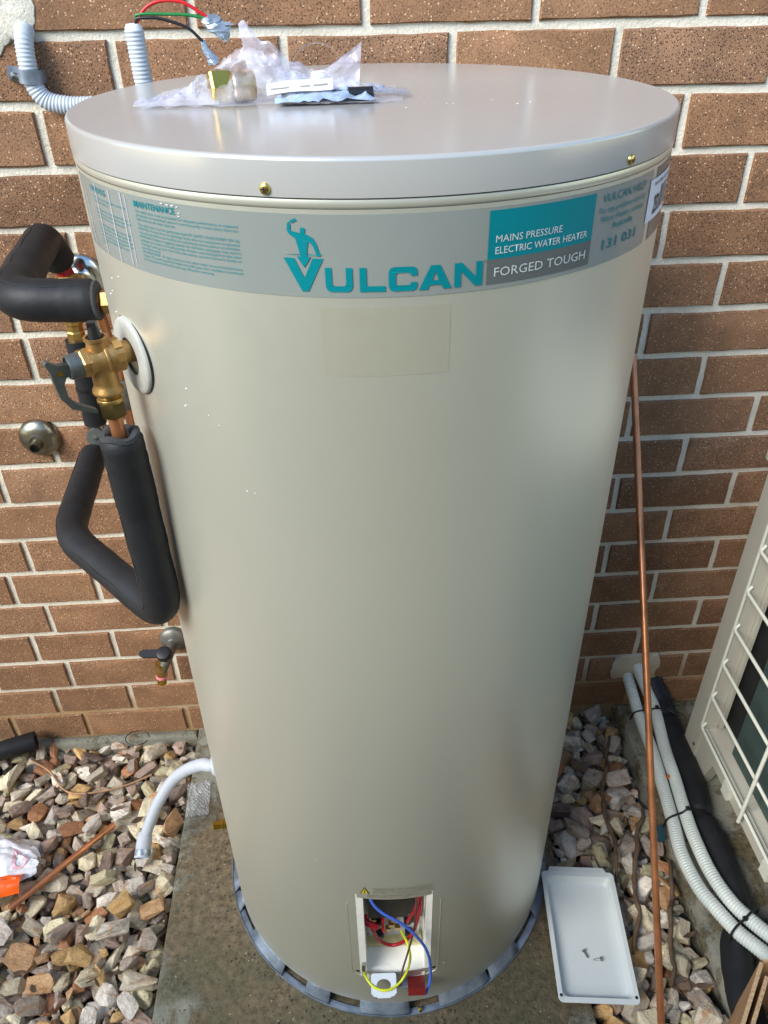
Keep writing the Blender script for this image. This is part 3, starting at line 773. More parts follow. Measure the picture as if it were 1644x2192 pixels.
wire('red_wire', [lp(-.046, -.02, .28), lp(-.036, -.016, .242), lp(-.026, -.02, .200), lp(-.008, -.022, .176), lp(.012, -.02, .186), lp(.03, -.016, .225), lp(.04, -.012, .30), lp(.043, -.012, .37)], .0030, 'dark_red_wire', tank)
wire('red_wire', [lp(-.048, -.016, .272), lp(-.040, -.012, .268), lp(-.028, -.012, .258)], .0052, 'dark_red_wire', tank)
wire('red_wire', [lp(.04, -.006, .372), lp(.034, -.012, .31), lp(.022, -.02, .255)], .0030, 'dark_red_wire', tank)
wire('red_wire', [lp(-.018, -.022, .262), lp(-.018, -.018, .235), lp(-.014, -.024, .216)], .0024, 'red_wire', tank)
MB().tube([cy(-11.0, .172, TR + .004), cy(-11.0, .158, TR + .007)], .0036, 10).build('earth_lug', 'steel', tank, 50)
# earth bracket with round hole
def ringpoly(cx, cz, hole, outline, n=24):
    return [(cx + hole * math.cos(2 * math.pi * k / n), cz + hole * math.sin(2 * math.pi * k / n)) for k in range(n)]
br = MB(); BW = [(-.020, .152), (-.020, .094), (-.0145, .080), (.0145, .080), (.020, .094), (.020, .152)]
cxa = -.0205
outer = []
per = 48
for k in range(per):
    a = 2 * math.pi * k / per; dx, dz = math.cos(a), math.sin(a)
    tt = min([.0195 / abs(dx) if abs(dx) > 1e-6 else 9, (.022 if dz > 0 else .023) / abs(dz) if abs(dz) > 1e-6 else 9])
    x_, z_ = dx * tt, dz * tt
    if z_ < -.016 and abs(x_) > .012:
        f_ = 0.88; x_, z_ = x_ * f_, z_ * f_
    outer.append((x_, z_))
for sgn, b0 in ((1, .0068), (-1, .0054)):
    pass
ho = [(.0112 * math.cos(2 * math.pi * k / per), .0112 * math.sin(2 * math.pi * k / per)) for k in range(per)]
def bp(p, b):
    q = .019 - p[1] * .82; return lp(cxa + p[0] * 1.08, .006 + q * .86 + (b - .0113) * .45, .142 - q * .46 + (b - .0113) * .88)
br.loft([[bp(p, .0130) for p in ho], [bp(p, .0130) for p in outer], [bp(p, .0113) for p in outer], [bp(p, .0113) for p in ho], [bp(p, .0130) for p in ho]], (False, False))
br.build('earth_bracket', 'white_metal', tank, 30)
BM = LM @ Matrix.Translation((.0345, .020, .122)) @ Matrix.Rotation(R_(-58), 4, 'X')
tb = MB(); tb.box((0, 0, 0), (.029, .012, .034), BM); tbo = tb.build('terminal_block', 'red_block', tank, None)
for a_, z_ in ((-.008, .010), (.003, .011), (-.001, -.002)): MB().lathe([(.0036, 0), (.0036, .002), (.002, .0026)], BM @ Matrix.Translation((a_, .006, z_)) @ Matrix.Rotation(R_(-90), 4, 'X'), 10).build('screw', 'steel', tbo, 40)
MB().box((-.023, -.002, -.006), (.018, .003, .026), BM).build('steel_tab', 'galvanised', tbo, None)
# pressed outline round the hatch, safety label above it
ol = [cy(-14.9, .352, TR + .0002)] + [cy(-15.0, z_, TR + .0002) for z_ in (.3, .2, .135)] + [cy(t, z_, TR + .0002) for t, z_ in ((-14.2, .126), (-12, .122), (-6, .119), (0, .118), (6, .119), (10, .121), (11.6, .126))] + [cy(11.9, z_, TR + .0002) for z_ in (.14, .2, .3, .354)]
MB().tube(ol, .0005, 6).build('pressed_outline', 'tank_paint', tank, 60)
for t_ in (-13.2, 10.6): MB().lathe([(.0034, -.001), (.0034, .0004), (.0018, .0004)], frame(cy(t_, .136), cy(t_, 0, 1) - cy(t_, 0, 0)), 12).build('screw_hole', 'dark_brass', tank, None)
wl = patch(-11.6, 9.1, .3745, .408, 0.0005).build('safety_label', 'tank_paint', tank, 30)
patch(-7.4, 8.6, .389, .404, 0.0009).build('print', 'warning_print', wl, 30); patch(-9.0, 8.4, .3775, .3855, 0.0009).build('print', 'warning_print', wl, 30)
glyph([[(0, 0), (1, 0), (.5, 1)]], -10.9, -8.3, .3885, .4055, 'ink', wl, 'print', .0011); glyph([[(.14, .07), (.86, .07), (.5, .86)]], -10.9, -8.3, .3885, .4055, 'yellow_print', wl, 'print', .0014)
glyph([[(.45, .15), (.55, .15), (.56, .6), (.44, .6)]], -10.9, -8.3, .3885, .4055, 'ink', wl, 'print', .0017)
MB().lathe([(.0024, 0), (.0024, .0018), (.001, .0024)], frame(cy(-7.6, .046), NV), 10).build('rivet', 'steel', tank, 50)
# base ring with bent tabs
base = MB(); rr = []
prof = [(TR + .0020, .003), (TR + .0125, .003), (TR + .0135, .0065), (TR + .0142, .0065), (TR + .0142, .0005), (TR + .0020, .0005)]
base.lathe(prof, CT, 200, (False, False)); ring_o = base.build('base_ring', 'galvanised', tank, 40)
MB().lathe([(TR - .012, .0), (TR - .012, .04)], CT, 120, (False, False)).build('inner_skirt', 'soil', tank, 60)
def tab(t0, t1, lift=.027):
    n = max(2, int((t1 - t0) / 3)); T = [t0 + (t1 - t0) * i / n for i in range(n + 1)]
    mb = MB(); mb.loft([[cy(t, lift + .002, TR - .003) for t in T], [cy(t, lift - .004, TR + .0012) for t in T], [cy(t, .0075, TR + .0112) for t in T], [cy(t, .0055, TR + .0128) for t in T]], (False, False), closed=False)
    o = mb.build('tab', 'galvanised', ring_o, 30); so = o.modifiers.new('sheet', 'SOLIDIFY'); so.thickness = .0012
for a, b in ((-98, -90), (-84, -76), (-74, -68.5), (-58.6, -41.5), (-32, -23.4), (-13.2, 2.8), (12.6, 30.5), (31.5, 45), (58, 72), (80, 92), (102, 118), (130, 146), (160, 176), (190, 206), (220, 236), (248, 258)): tab(a, b)
MB().lathe([(.004, 0), (.004, .006), (.002, .008)], Matrix.Translation(cy(6.2, .004, TR + .008)), 9).build('ring_bolt', 'shiny_brass', ring_o, 40)
# drain plug, hose collar, relief-valve rosette
dp = frame(cy(-81, .196), cy(-81, 0, 1) - cy(-81, 0, 0))
MB().lathe([(.010, -.004), (.010, .010), (.0085, .012), (.0085, .026), (.007, .027)], dp, 6).build('drain_plug', 'shiny_brass', tank, 30)
VTH = -56.0; VZ = 1.207
VD = (cy(VTH, 0, 1) - cy(VTH, 0, 0)).normalized(); VO = cy(VTH, VZ)
VM = frame(VO, VD)
MB().lathe([(.0195, -.002), (.0195, .0038), (.022, .0046), (.036, .0042), (.0392, .0034), (.0405, .0018), (.0405, -.006)], VM, 48, (False, False)).build('rosette', 'rosette_plastic', tank, 40)
MB().lathe([(.0400, -.007), (.0416, -.007), (.0416, -.0005), (.0400, .000)], VM, 48, (False, False)).build('rosette_gasket', 'black_plastic', tank, 40)
MB().lathe([(.0194, -.001), (.0194, .0030)], VM, 36, (True, False)).build('valve_socket', 'dark_brass', tank, 40)

# ------------------------------------------------------------------ relief valve
rv = thing('relief_valve', 'brass relief valve with dark easing lever screwed into the tank side', 'valve', VO)
VO = VO + Vector((0, 0, .006)); VM = frame(VO, VD) @ Matrix.Diagonal((.83, .83, 1, 1))
vb = MB()
vb.lathe([(.014, .001), (.0145, .012), (.0190, .0125), (.0208, .013), (.0208, .024), (.0195, .027), (.0190, .034), (.0178, .037), (.0165, .042), (.0170, .044), (.0170, .048)], VM, 36)
def vp(s_, dz): return VO + VD * s_ + Vector((0, 0, dz))
vb.lathe([(.014, 0), (.0132, .020), (.0125, .026), (.0125, .0305), (.0145, .032), (.0145, .036), (.0112, .036), (.0108, .028)], Matrix.Translation(vp(.034, 0)) @ Matrix.Diagonal((.83, .83, .66, 1)), 30, (False, True))
DM = frame(vp(.0335, 0), (0, 0, -1)) @ Matrix.Diagonal((.86, .86, .84, 1))
vb.lathe([(.0165, 0), (.0150, .014), (.0148, .028), (.0155, .034), (.0180, .038), (.0185, .041), (.0170, .044), (.0125, .045)], DM, 32, (False, True))
bdy = vb.build('valve_body', 'bronze_casting', rv, 35)
MB().lathe([(.0172, .0455), (.0182, .047), (.0182, .053), (.0168, .0545)], VM, 6, a0=.3).build('hex_collar', 'bronze_casting', rv, 25)
for k_, (s_, h_, w_) in enumerate(((.0175, .010, .009), (.0175, -.004, .008))):
    MB().box((0, 0, 0), (w_, .0022, .008), frame(vp(s_, 0), VD) @ Matrix.Rotation(R_(-35 - 45 * k_), 4, 'Z') @ Matrix.Translation((0, .0172, 0))).build('cast_mark', 'bronze_casting', rv, None)
MB().lathe([(.0196, .0285), (.0206, .0292), (.0206, .0310), (.0196, .0317)], VM, 36, (False, False)).build('cast_ring', 'bronze_casting', rv, 40)
MB().lathe([(.0150, .054), (.0150, .066), (.0142, .0675), (.0125, .0675), (.012, .0655)], VM, 32).build('cap', 'gunmetal', rv, 30)
MB().lathe([(.0095, .030), (.0088, .036), (.0070, .046), (.0062, .052)], Matrix.Translation(vp(.034, 0)) @ Matrix.Diagonal((.8, .8, .66, 1)), 16).build('plug', 'black_plastic', rv, 30)
MB().box((0, 0, .0535), (.0105, .0085, .011), Matrix.Translation(vp(.034, 0)) @ Matrix.Diagonal((.85, .85, .66, 1))).build('plug', 'black_plastic', rv, None)
# easing lever, cut in the vertical plane through the valve axis
LVM = Matrix(((VD.x, 0, VD.y, VO.x), (VD.y, 0, -VD.x, VO.y), (0, 1, 0, VO.z), (0, 0, 0, 1)))
lev = [(.0640, .004), (.0770, .006), (.0860, .0125), (.0885, .010), (.0850, .000), (.0840, -.012), (.0820, -.028), (.0740, -.042), (.0600, -.0490), (.0505, -.0545), (.0500, -.0505), (.0600, -.0435), (.0690, -.0370), (.0745, -.027), (.0750, -.014), (.0715, -.008), (.0640, -.006)]
MB().prism(lev, LVM, .0085).build('lever', 'gunmetal', rv, 30)
for sgn in (1, -1): MB().lathe([(.0028, .003), (.0028, .0054), (.0016, .0054)], frame(vp(.0765, -.002), Vector((VD.y, -VD.x, 0)) * sgn), 12).build('pivot_pin', 'shiny_brass', rv, 30)
MB().lathe([(.0130, .0430), (.0138, .0440), (.0128, .0450), (.0138, .0460), (.0128, .0470), (.0138, .0480), (.0128, .0490), (.0150, .0500), (.0158, .0515), (.0158, .0545), (.0138, .056)], DM, 24).build('nipple', 'brass', rv, 30)
MB().lathe([(.0150, .055), (.0162, .058), (.0162, .072), (.0145, .0755), (.009, .076)], DM, 6, a0=.2).build('hex_nut', 'dark_brass', rv, 25)

# ------------------------------------------------------------------ insulated pipework
def foam_tube(mb, path, r, seg=26, wob=.0012, caps=(True, True), mi=0):
    P, L = resample(path, .006)
    return mb.tube(P, lambda i, t: r + wob * noise.noise(Vector((i * .13, r * 100, 0))) + .0007 * noise.noise(Vector((i * .9, r * 50, 3))) - (.004 if (t < .006 or t > .994) else 0), seg, caps, mi)
# drain loop of the relief valve
DX, DY = vp(.0335, 0).x, vp(.0335, 0).y
lp_ = thing('drain_loop', 'black foam lagged drain pipe looping down from the brass relief valve', 'pipe', (DX, DY, .84))
MB().tube(fillet([(DX, DY, 1.155), (DX, DY + .002, 1.06), (DX, DY + .004, .9)], .01), .0078, 16).build('copper_pipe', 'copper', lp_, 60)
path = fillet([(DX, DY + .003, 1.124), (DX - .002, DY + .018, .845), (-.281, -.322, .835), (-.293, -.095, .842)], .050, 12)
fo_ = MB(); foam_tube(fo_, path[:], .0232, caps=(False, True)); fo1 = fo_.build('foam_lagging', 'black_foam', lp_, 50)
# cut end: thick wall and bore
dl_path = path
e = MB(); rings = []
for r_, dz in ((.0212, 0), (.0203, .004), (.0158, .005), (.0122, .002), (.0112, -.02)):
    rings.append([Vector((DX + r_ * math.cos(a_), DY + .003 + r_ * math.sin(a_), 1.1235 + dz + .0022 * math.sin(3 * a_ + 1) * (r_ > .012))) for a_ in [2 * math.pi * k / 30 for k in range(30)]])
e.loft(rings, (False, True)); e.build('cut_end', 'foam_core', lp_, 50)
MB().lathe([(.0105, 0), (.0105, .010), (.0085, .012), (.0085, .022), (.005, .0225), (.005, .014)], frame((-.1385, -.462, .8105), (-.1, .1, -1)), 18).build('end_nipple', 'chrome', lp_, 30)
# hot pipe
hp = thing('hot_pipe', 'thick black foam lagged elbow pipe between wall fitting and tank top left', 'pipe', (-.2, -.3, 1.2))
path = fillet([(-.146, -.352, 1.204), (-.252, -.352, 1.208), (-.288, -.080, 1.205), (-.279, -.062, 1.16)], .045, 12)
f2 = MB(); foam_tube(f2, path, .0255); f2.build('foam_lagging', 'black_foam', hp, 50)
def seam(path, r, d, par):
    P, L = resample(path, .01); out = []
    for i in range(1, len(P) - 1):
        t = (P[i + 1] - P[i - 1]).normalized(); n_ = (Vector(d) - t * Vector(d).dot(t)).normalized(); out.append(P[i] + n_ * (r - .0003) + t.cross(n_) * .0012 * math.sin(i * .9))
    MB().tube(out, .0009, 6).build('seam', 'ac_dark', par, 60)
seam(path, .0255, (-.1, -.6, 1), hp); seam(dl_path, .0232, (-.75, -.6, .5), lp_)
MB().tube([(-.150, -.352, 1.203), (-.110, -.352, 1.203)], .0095, 16).build('copper_pipe', 'copper', hp, 60)
MB().lathe([(.0125, 0), (.0150, .003), (.0150, .012), (.0120, .014)], frame((-.142, -.352, 1.203), (1, 0, 0)), 6).build('hex_nut', 'brass', hp, 30)
MB().lathe([(.0125, 0), (.0165, .001), (.0160, .007), (.012, .008)], frame((-.1275, -.352, 1.203), (1, 0, 0)), 18).build('thread_tape', 'pink_tape', hp, 30)
MB().lathe([(.0235, 0), (.0235, .003), (.012, .003)], frame((-.1475, -.352, 1.204), (1, 0, 0)), 26).build('cut_end', 'foam_core', hp, 30)
# cold-water valve assembly hanging from the upper wall flange
def flange(mb, o, r, h=.012):
    M = frame(o, (0, -1, 0))
    return mb.lathe([(r, -.006), (r, .001), (r * .97, .0035), (r * .86, h * .55), (r * .60, h * .85), (r * .42, h), (r * .36, h * 1.25)], M, 40)
cv = thing('stop_valve', 'brass and chrome stop valve with black body hanging from the round upper wall flange', 'valve', (-.279, 0, 1.112))
f_ = MB(); flange(f_, (-.270, -.005, 1.118), .040); f_.build('flange', 'chrome', cv, 40)
MB().tube(fillet([(-.272, -.012, 1.118), (-.272, -.060, 1.118), (-.280, -.060, 1.075)], .02), .012, 18).build('elbow', 'brass', cv, 50)
MB().lathe([(.0155, 0), (.0170, .004), (.0170, .014), (.0145, .017)], frame((-.275, -.062, 1.130), (0, -.2, 1)), 6).build('hex_nut', 'brass', cv, 25)
MB().tube([(-.276, -.062, 1.14), (-.279, -.062, 1.168)], .013, 18).build('primer_collar', 'dark_red_wire', cv, 50)
MB().lathe([(.0130, 0), (.0150, .002), (.0150, .014), (.0128, .017), (.0128, .026), (.0148, .028), (.0148, .042), (.013, .044)], frame((-.2815, -.062, 1.080), (-.06, 0, -1)), 8).build('coupling', 'brass', cv, 30)
MB().tube(smooth_path([(-.284, -.062, 1.038), (-.286, -.062, .97), (-.289, -.062, .885)], .008), .0190, 22).build('black_sleeve', 'black_foam', cv, 40)
MB().lathe([(.0200, 0), (.0200, .004), (.0190, .006)], frame((-.2865, -.062, .955), (0, 0, -1)), 22).build('sleeve_band', 'black_plastic', cv, 40)
MB().lathe([(.0130, 0), (.0165, .003), (.0165, .022), (.0140, .026), (.0140, .034)], frame((-.288, -.062, .890), (0, 0, -1)), 20).build('valve_barrel', 'chrome', cv, 40)
MB().lathe([(.0155, 0), (.0165, .002), (.0165, .007), (.0150, .009)], frame((-.286, -.082, .868), (.05, -1, .25)), 26).build('handle_hub', 'gunmetal', cv, 30)
MB().lathe([(.0040, .009), (.0040, .0105), (.0022, .0108)], frame((-.286, -.082, .868), (.05, -1, .25)), 14).build('pivot_pin', 'steel', cv, 30)
MB().lathe([(.0130, 0), (.0150, .004), (.0150, .02)], frame((-.289, -.066, .858), (0, -.2, -1)), 18).build('valve_tail', 'grey_metal', cv, 40)
MB().tube(smooth_path([(-.245, -.045, 1.10), (-.238, -.04, 1.0), (-.236, -.038, .90), (-.238, -.04, .80)], .01), .0078, 14).build('copper_pipe', 'copper', cv, 60)
MB().lathe([(.0150, 0), (.0170, .004), (.0170, .05), (.0140, .055)], frame((-.2365, -.038, .955), (0, 0, -1)), 16).build('union', 'grey_metal', cv, 40)

# blanked wall outlet
wo = thing('wall_outlet', 'tarnished round wall flange with an open pipe nipple left of the lagging', 'pipe outlet', (-.418, 0, .826))
f_ = MB(); flange(f_, (-.416, -.005, .828), .0375, .016); f_.build('flange', 'tarnished_chrome', wo, 40)
NM = frame((-.4165, -.012, .826), (0, -1, -.05))
MB().lathe([(.0155, 0), (.0150, .008), (.0135, .010), (.0105, .012), (.0105, .026), (.0085, .0265), (.0080, .010)], NM, 26).build('nipple', 'tarnished_chrome', wo, 40)
MB().lathe([(.0078, .012), (.0078, .013)], NM, 16).build('bore', 'ac_dark', wo, None)
# garden tap
tp = thing('wall_tap', 'small brass wall tap with black lever below the lagging loop', 'tap', (-.271, 0, .297))
f_ = MB(); flange(f_, (-.262, -.005, .305), .0315, .014); f_.build('flange', 'grey_metal', tp, 40)
MB().tube(fillet([(-.262, -.012, .303), (-.266, -.058, .303), (-.284, -.064, .27)], .02), .0105, 16).build('tap_neck', 'grey_metal', tp, 50)
MB().lathe([(.0155, 0), (.0165, .003), (.0165, .016), (.0140, .020), (.009, .021)], frame((-.272, -.058, .308), (0, -.45, .9)), 20).build('lever_hub', 'black_plastic', tp, 35)
MB().prism([(.012, -.009), (-.018, -.0095), (-.042, -.0085), (-.049, -.004), (-.049, .004), (-.042, .0085), (-.018, .0075), (.012, .009)], frame((-.274, -.064, .322), (0, -.45, .9)), .009).build('lever', 'black_plastic', tp, 30)
MB().lathe([(.0125, 0), (.0132, .004), (.0132, .028), (.0115, .030), (.0115, .034)], frame((-.284, -.062, .288), (-.12, 0, -1)), 22).build('tap_barrel', 'brass', tp, 35)
MB().lathe([(.0125, 0), (.0128, .001), (.0128, .006), (.0122, .007)], frame((-.2885, -.062, .2535), (-.12, 0, -1)), 20).build('thread_tape', 'pink_tape', tp, 35)
MB().lathe([(.0100, 0), (.0105, .002), (.0105, .017), (.0080, .018), (.0075, .006)], frame((-.2895, -.062, .246), (-.12, 0, -1)), 20).build('spout', 'shiny_brass', tp, 35)

# ------------------------------------------------------------------ conduits and wires above
c1 = thing('wall_conduit', 'pale grey ribbed conduit curving out of the wall patch behind the tank', 'conduit', (-.268, -.022, 1.46))
mb = MB(); corrugated(mb, smooth_path([(-.268, .012, 1.466), (-.267, -.014, 1.458), (-.2685, -.022, 1.433), (-.268, -.022, 1.402), (-.256, -.022, 1.380), (-.230, -.022, 1.372), (-.19, -.020, 1.370), (-.06, -.016, 1.371), (.16, -.0155, 1.372)], .003), .0128, .0047); mb.build('ribbed_tube', 'grey_conduit', c1, 60)
sd = MB(); pts = []
for k in range(13):
    a = math.pi * k / 12; pts.append((.0150 * math.cos(a), .0150 * math.sin(a) + .010))
prof_o = [(.036, 0), (.036, .0018), (.0158, .0018)] + [(.0158 * math.cos(math.pi * k / 12), .0158 * math.sin(math.pi * k / 12) + .0185) for k in range(13)] + [(-.0158, 0), (-.0140, 0)] + [(.0140 * math.cos(math.pi - math.pi * k / 12), .0140 * math.sin(math.pi - math.pi * k / 12) + .0185) for k in range(13)] + [(.0140, 0)]
SM = Matrix(((-1, 0, 0.12, -.2690), (0, -1, 0, -.0035), (.10, 0, 1, 1.409), (0, 0, 0, 1)))
clamp = thing('saddle_clamp', 'galvanised saddle clamp screwed to the brick over the ribbed conduit', 'clamp', (-.27, 0, 1.409))
MB().prism(prof_o, SM, .017).build('strap', 'galvanised', clamp, 30)
MB().lathe([(.0068, 0), (.0068, .002), (.0050, .0045), (.0025, .005)], frame((-.2965, -.005, 1.4065), (0, -1, 0)), 18).build('screw', 'steel', clamp, 35)
MB().lathe([(.0022, .0051), (.0022, .0053)], frame((-.2965, -.005, 1.4065), (0, -1, 0)), 6).build('screw_recess', 'ink', clamp, None)
c2 = thing('supply_conduit', 'upright pale grey ribbed conduit with red green and black wires behind lid', 'conduit', (-.1, -.1, 1.3))
mb = MB(); corrugated(mb, smooth_path([(-.070, .006, 1.085), (-.074, -.028, 1.092), (-.082, -.060, 1.130), (-.090, -.082, 1.22), (-.0955, -.094, 1.32), (-.0985, -.1, 1.40), (-.1, -.1, 1.466)], .003), .0125, .0047); mb.build('ribbed_tube', 'grey_conduit', c2, 60)
MB().lathe([(.0112, 0), (.0108, .006), (.0085, .0095), (.0070, .008)], Matrix.Translation((-.1, -.1, 1.463)), 20).build('taped_end', 'white_label', c2, 40)
wire('red_wire', [(-.100, -.1, 1.455), (-.094, -.1, 1.474), (-.082, -.1, 1.488), (-.063, -.1, 1.4955), (-.034, -.1, 1.494), (-.004, -.1, 1.477)], .0021, 'red_wire', c2)
wire('green_wire', [(-.099, -.1, 1.455), (-.0945, -.1, 1.473), (-.095, -.1, 1.4805), (-.085, -.101, 1.4825), (-.06, -.101, 1.482), (-.03, -.101, 1.4805), (-.004, -.1, 1.476)], .0019, 'green_wire', c2)
wire('black_wire', [(-.101, -.1, 1.455), (-.0955, -.102, 1.470), (-.0945, -.102, 1.4775), (-.080, -.103, 1.4785), (-.063, -.103, 1.477), (-.032, -.103, 1.467), (-.014, -.103, 1.451)], .0019, 'black_wire', c2)
def crumple(pts, r, seed, mat, par):
    mb = MB(); P, L = resample(pts, .003)
    n = 12; rings = []
    for i, p in enumerate(P):
        t = i / (len(P) - 1); q = r(t)
        rings.append([p + Vector((math.cos(2 * math.pi * k / n), .6 * math.sin(2 * math.pi * k / n), .5 * math.sin(2 * math.pi * k / n + .6))) * q * (1 + .6 * noise.noise(Vector((k * .9, i * .8, seed)))) for k in range(n)])
    return mb.loft(rings).build('tape_end', mat, par, None)
crumple([(-.008, -.1, 1.479), (.004, -.1, 1.470), (.013, -.1, 1.462), (.016, -.1, 1.452)], lambda t: .004 + .007 * math.sin(math.pi * min(1, t * .9 + .1)), 1.0, 'silver_tape', c2)
crumple([(.006, -.1, 1.470), (.018, -.1, 1.4705), (.026, -.1, 1.469)], lambda t: .0055 * (1 - .7 * t), 5.0, 'silver_tape', c2)
crumple([(-.015, -.103, 1.453), (-.012, -.103, 1.444), (-.006, -.103, 1.434), (-.003, -.103, 1.428)], lambda t: .0025 + .0045 * t, 3.0, 'silver_tape', c2)

# ------------------------------------------------------------------ parts bag on the lid
LZ = 1.4172
bagt = thing('parts_bag', 'crumpled clear plastic bag of brass fittings lying on the tank lid', 'plastic bag', (.09, -.36, LZ))
def sheet(nx, ny, fn, name, mat, par):
    mb = MB(); vs = [fn(i / (nx - 1), j / (ny - 1)) for j in range(ny) for i in range(nx)]
    fs = [(j * nx + i, j * nx + i + 1, (j + 1) * nx + i + 1, (j + 1) * nx + i) for j in range(ny - 1) for i in range(nx - 1)]
    return mb.add(vs, fs).build(name, mat, par, 24)
def ridge(x, y, s): 
    v = noise.noise(Vector((x, y, s))) + .5 * noise.noise(Vector((x * 2.3, y * 2.1, s + 4)))
    return abs(v)
def bag_top(u, v):
    x = -.038 + .258 * u + .010 * noise.noise(Vector((v * 4, u * 3, 1)))
    y = -.418 + .125 * v + .012 * noise.noise(Vector((u * 5, v * 3, 7)))
    env = math.sin(math.pi * v) ** .7 * (math.sin(math.pi * min(1, u * 1.02)) ** .8)
    hump = .036 * math.exp(-((u - .36) / .17) ** 2) + .012 * math.exp(-((u - .75) / .2) ** 2)
    return Vector((x, y, LZ + .0012 + env * (hump + .020 * ridge(u * 8, v * 5, 3)) + .003 * ridge(u * 10, v * 6, 9) + env * .006 * ridge(u * 24, v * 14, 5)))
sheet(110, 60, bag_top, 'film', 'clear_film', bagt)
def bag_tail(u, v):
    x = -.050 + .085 * u; y = -.405 + (.02 + .055 * u) * v + .006 * noise.noise(Vector((u * 5, v * 4, 2)))
    return Vector((x, y, LZ + .0015 + (.004 + .016 * u) * math.sin(math.pi * v) * (.5 + ridge(u * 5, v * 5, 6))))
sheet(26, 16, bag_tail, 'film', 'milky_film', bagt)
def flap_l(u, v):
    x = .064 + .062 * u + .012 * v * (u - .3); top = min(.056, .062 - .052 * u ** .9) + .003 * math.sin(u * 17)
    return Vector((x - .004 * v, -.352 - .012 * math.sin(u * 3) + .010 * v + .005 * noise.noise(Vector((u * 4, v * 4, 3))), LZ + .010 + top * v + .0015 * noise.noise(Vector((u * 9, v * 7, 1)))))
sheet(24, 18, flap_l, 'film', 'milky_film', bagt)
def flap_r(u, v):
    x = .112 + .066 * u; top = .006 + .034 * u ** 1.4
    return Vector((x + .004 * v * u, -.360 - .008 * math.cos(u * 3) + .012 * v + .004 * noise.noise(Vector((u * 4, v * 4, 13))), LZ + .008 + top * v + .0015 * noise.noise(Vector((u * 9, v * 7, 5)))))
sheet(24, 16, flap_r, 'film', 'milky_film', bagt)
def loop_f(u, v):
    a = math.pi * (.05 + .9 * u); x = .134 - .030 * math.cos(a); z = LZ + .014 + .034 * math.sin(a)
    return Vector((x, -.335 + .030 * v + .004 * noise.noise(Vector((u * 5, v * 3, 2))), z - .004 * v + .0015 * noise.noise(Vector((u * 8, v * 6, 8)))))
sheet(26, 10, loop_f, 'film', 'clear_film', bagt)
for (a, b, r1, mt) in (((.026, -.392, LZ + .016), (.046, -.386, LZ + .016), .0165, 'shiny_brass'), ((.048, -.386, LZ + .0145), (.070, -.380, LZ + .0145), .0145, 'brass')):
    d_ = Vector(b) - Vector(a); Lh = d_.length
    MB().lathe([(r1 * .72, .002), (r1 * .72, 0), (r1 * .92, 0), (r1, .002), (r1, Lh - .002), (r1 * .9, Lh)], frame(a, d_), 20 if mt == 'brass' else 6).build('brass_fitting', mt, bagt, 28)
MB().lathe([(.011, 0), (.012, .002), (.012, .016), (.009, .018)], frame((.044, -.352, LZ + .013), (1, .2, 0)), 18).build('brass_fitting', 'brass', bagt, 30)
MB().lathe([(.0085, 0), (.0085, .008), (.007, .010)], Matrix.Translation((.136, -.345, LZ + .012)), 16).build('white_cap', 'foam_white', bagt, 40)
MB().tube([(.165, -.402, LZ + .007), (.190, -.400, LZ + .007)], .0065, 14).build('black_sleeve', 'black_plastic', bagt, 40)
MB().tube([(.098, -.392, LZ + .006), (.168, -.402, LZ + .006)], .0055, 14).build('grey_tube', 'gunmetal', bagt, 40)
sheet(22, 14, lambda u, v: Vector((.092 + .100 * u, -.424 + .055 * v + .006 * u, LZ + .003 + .008 * math.sin(math.pi * u) * math.sin(math.pi * v) + .006 * ridge(u * 5, v * 4, 2))), 'foil_packet', 'foil_pack', bagt)
sheet(16, 10, lambda u, v: Vector((.185 + .045 * u, -.395 + .05 * v + .01 * u, LZ + .003 + .008 * (1 - u) * (.4 + ridge(u * 4, v * 4, 5)))), 'film', 'blue_film', bagt)
sheet(12, 4, lambda u, v: Vector((.084 + .066 * u, -.404 - .004 * (1 - v), LZ + .0085 + .0095 * v + .005 * u + .001 * math.sin(u * 5))), 'paper_slip', 'white_label', bagt)
for i, (u0, u1) in enumerate(((.06, .34), (.5, .66), (.7, .92))):
    sheet(4, 2, lambda u, v: Vector((.084 + .066 * (u0 + (u1 - u0) * u), -.4052 - .004 * (.45 - .2 * v), LZ + .008 + .012 * (.42 + .10 * v) + .004 * (u0 + (u1 - u0) * u))), 'print', 'warning_print', bagt)

# ------------------------------------------------------------------ things on the ground, left
ho = thing('white_hose', 'white ribbed drain hose drooping from the tank onto the gravel', 'hose', (-.12, -.39, .33))
zE = gravel_h(-.325, -.365) + .014
hpth = [(-.095, -.385, .352), (-.128, -.386, .352), (-.150, -.366, .330), (-.196, -.324, .262), (-.240, -.300, .195), (-.280, -.300, .125), (-.304, -.312, .075), (-.316, -.326, .048)]
def hose_pt(u, v, z): pass
mb = MB(); corrugated(mb, smooth_path(hpth, .003), .0118, .0050, .13); mb.build('ribbed_tube', 'white_hose', ho, 60)
d_ = Vector((-.06, -1, -.45)).normalized(); HM = frame(hpth[-1], d_)
MB().lathe([(.0120, -.012), (.0150, -.006), (.0155, 0), (.0155, .022), (.0160, .023), (.0160, .038), (.0142, .038), (.0138, .012)], HM, 26).build('cuff', 'white_hose', ho, 35)
MB().lathe([(.0162, .022), (.0163, .024), (.0163, .033), (.0161, .034)], HM, 26, (False, False)).build('cuff_band', 'silver_tape', ho, 40)
MB().lathe([(.020, 0), (.021, .002), (.016, .008), (.014, .009)], frame(cy(-84, .352, TR - .001), (-1, -.1, 0)), 24).build('collar', 'white_hose', ho, 40)

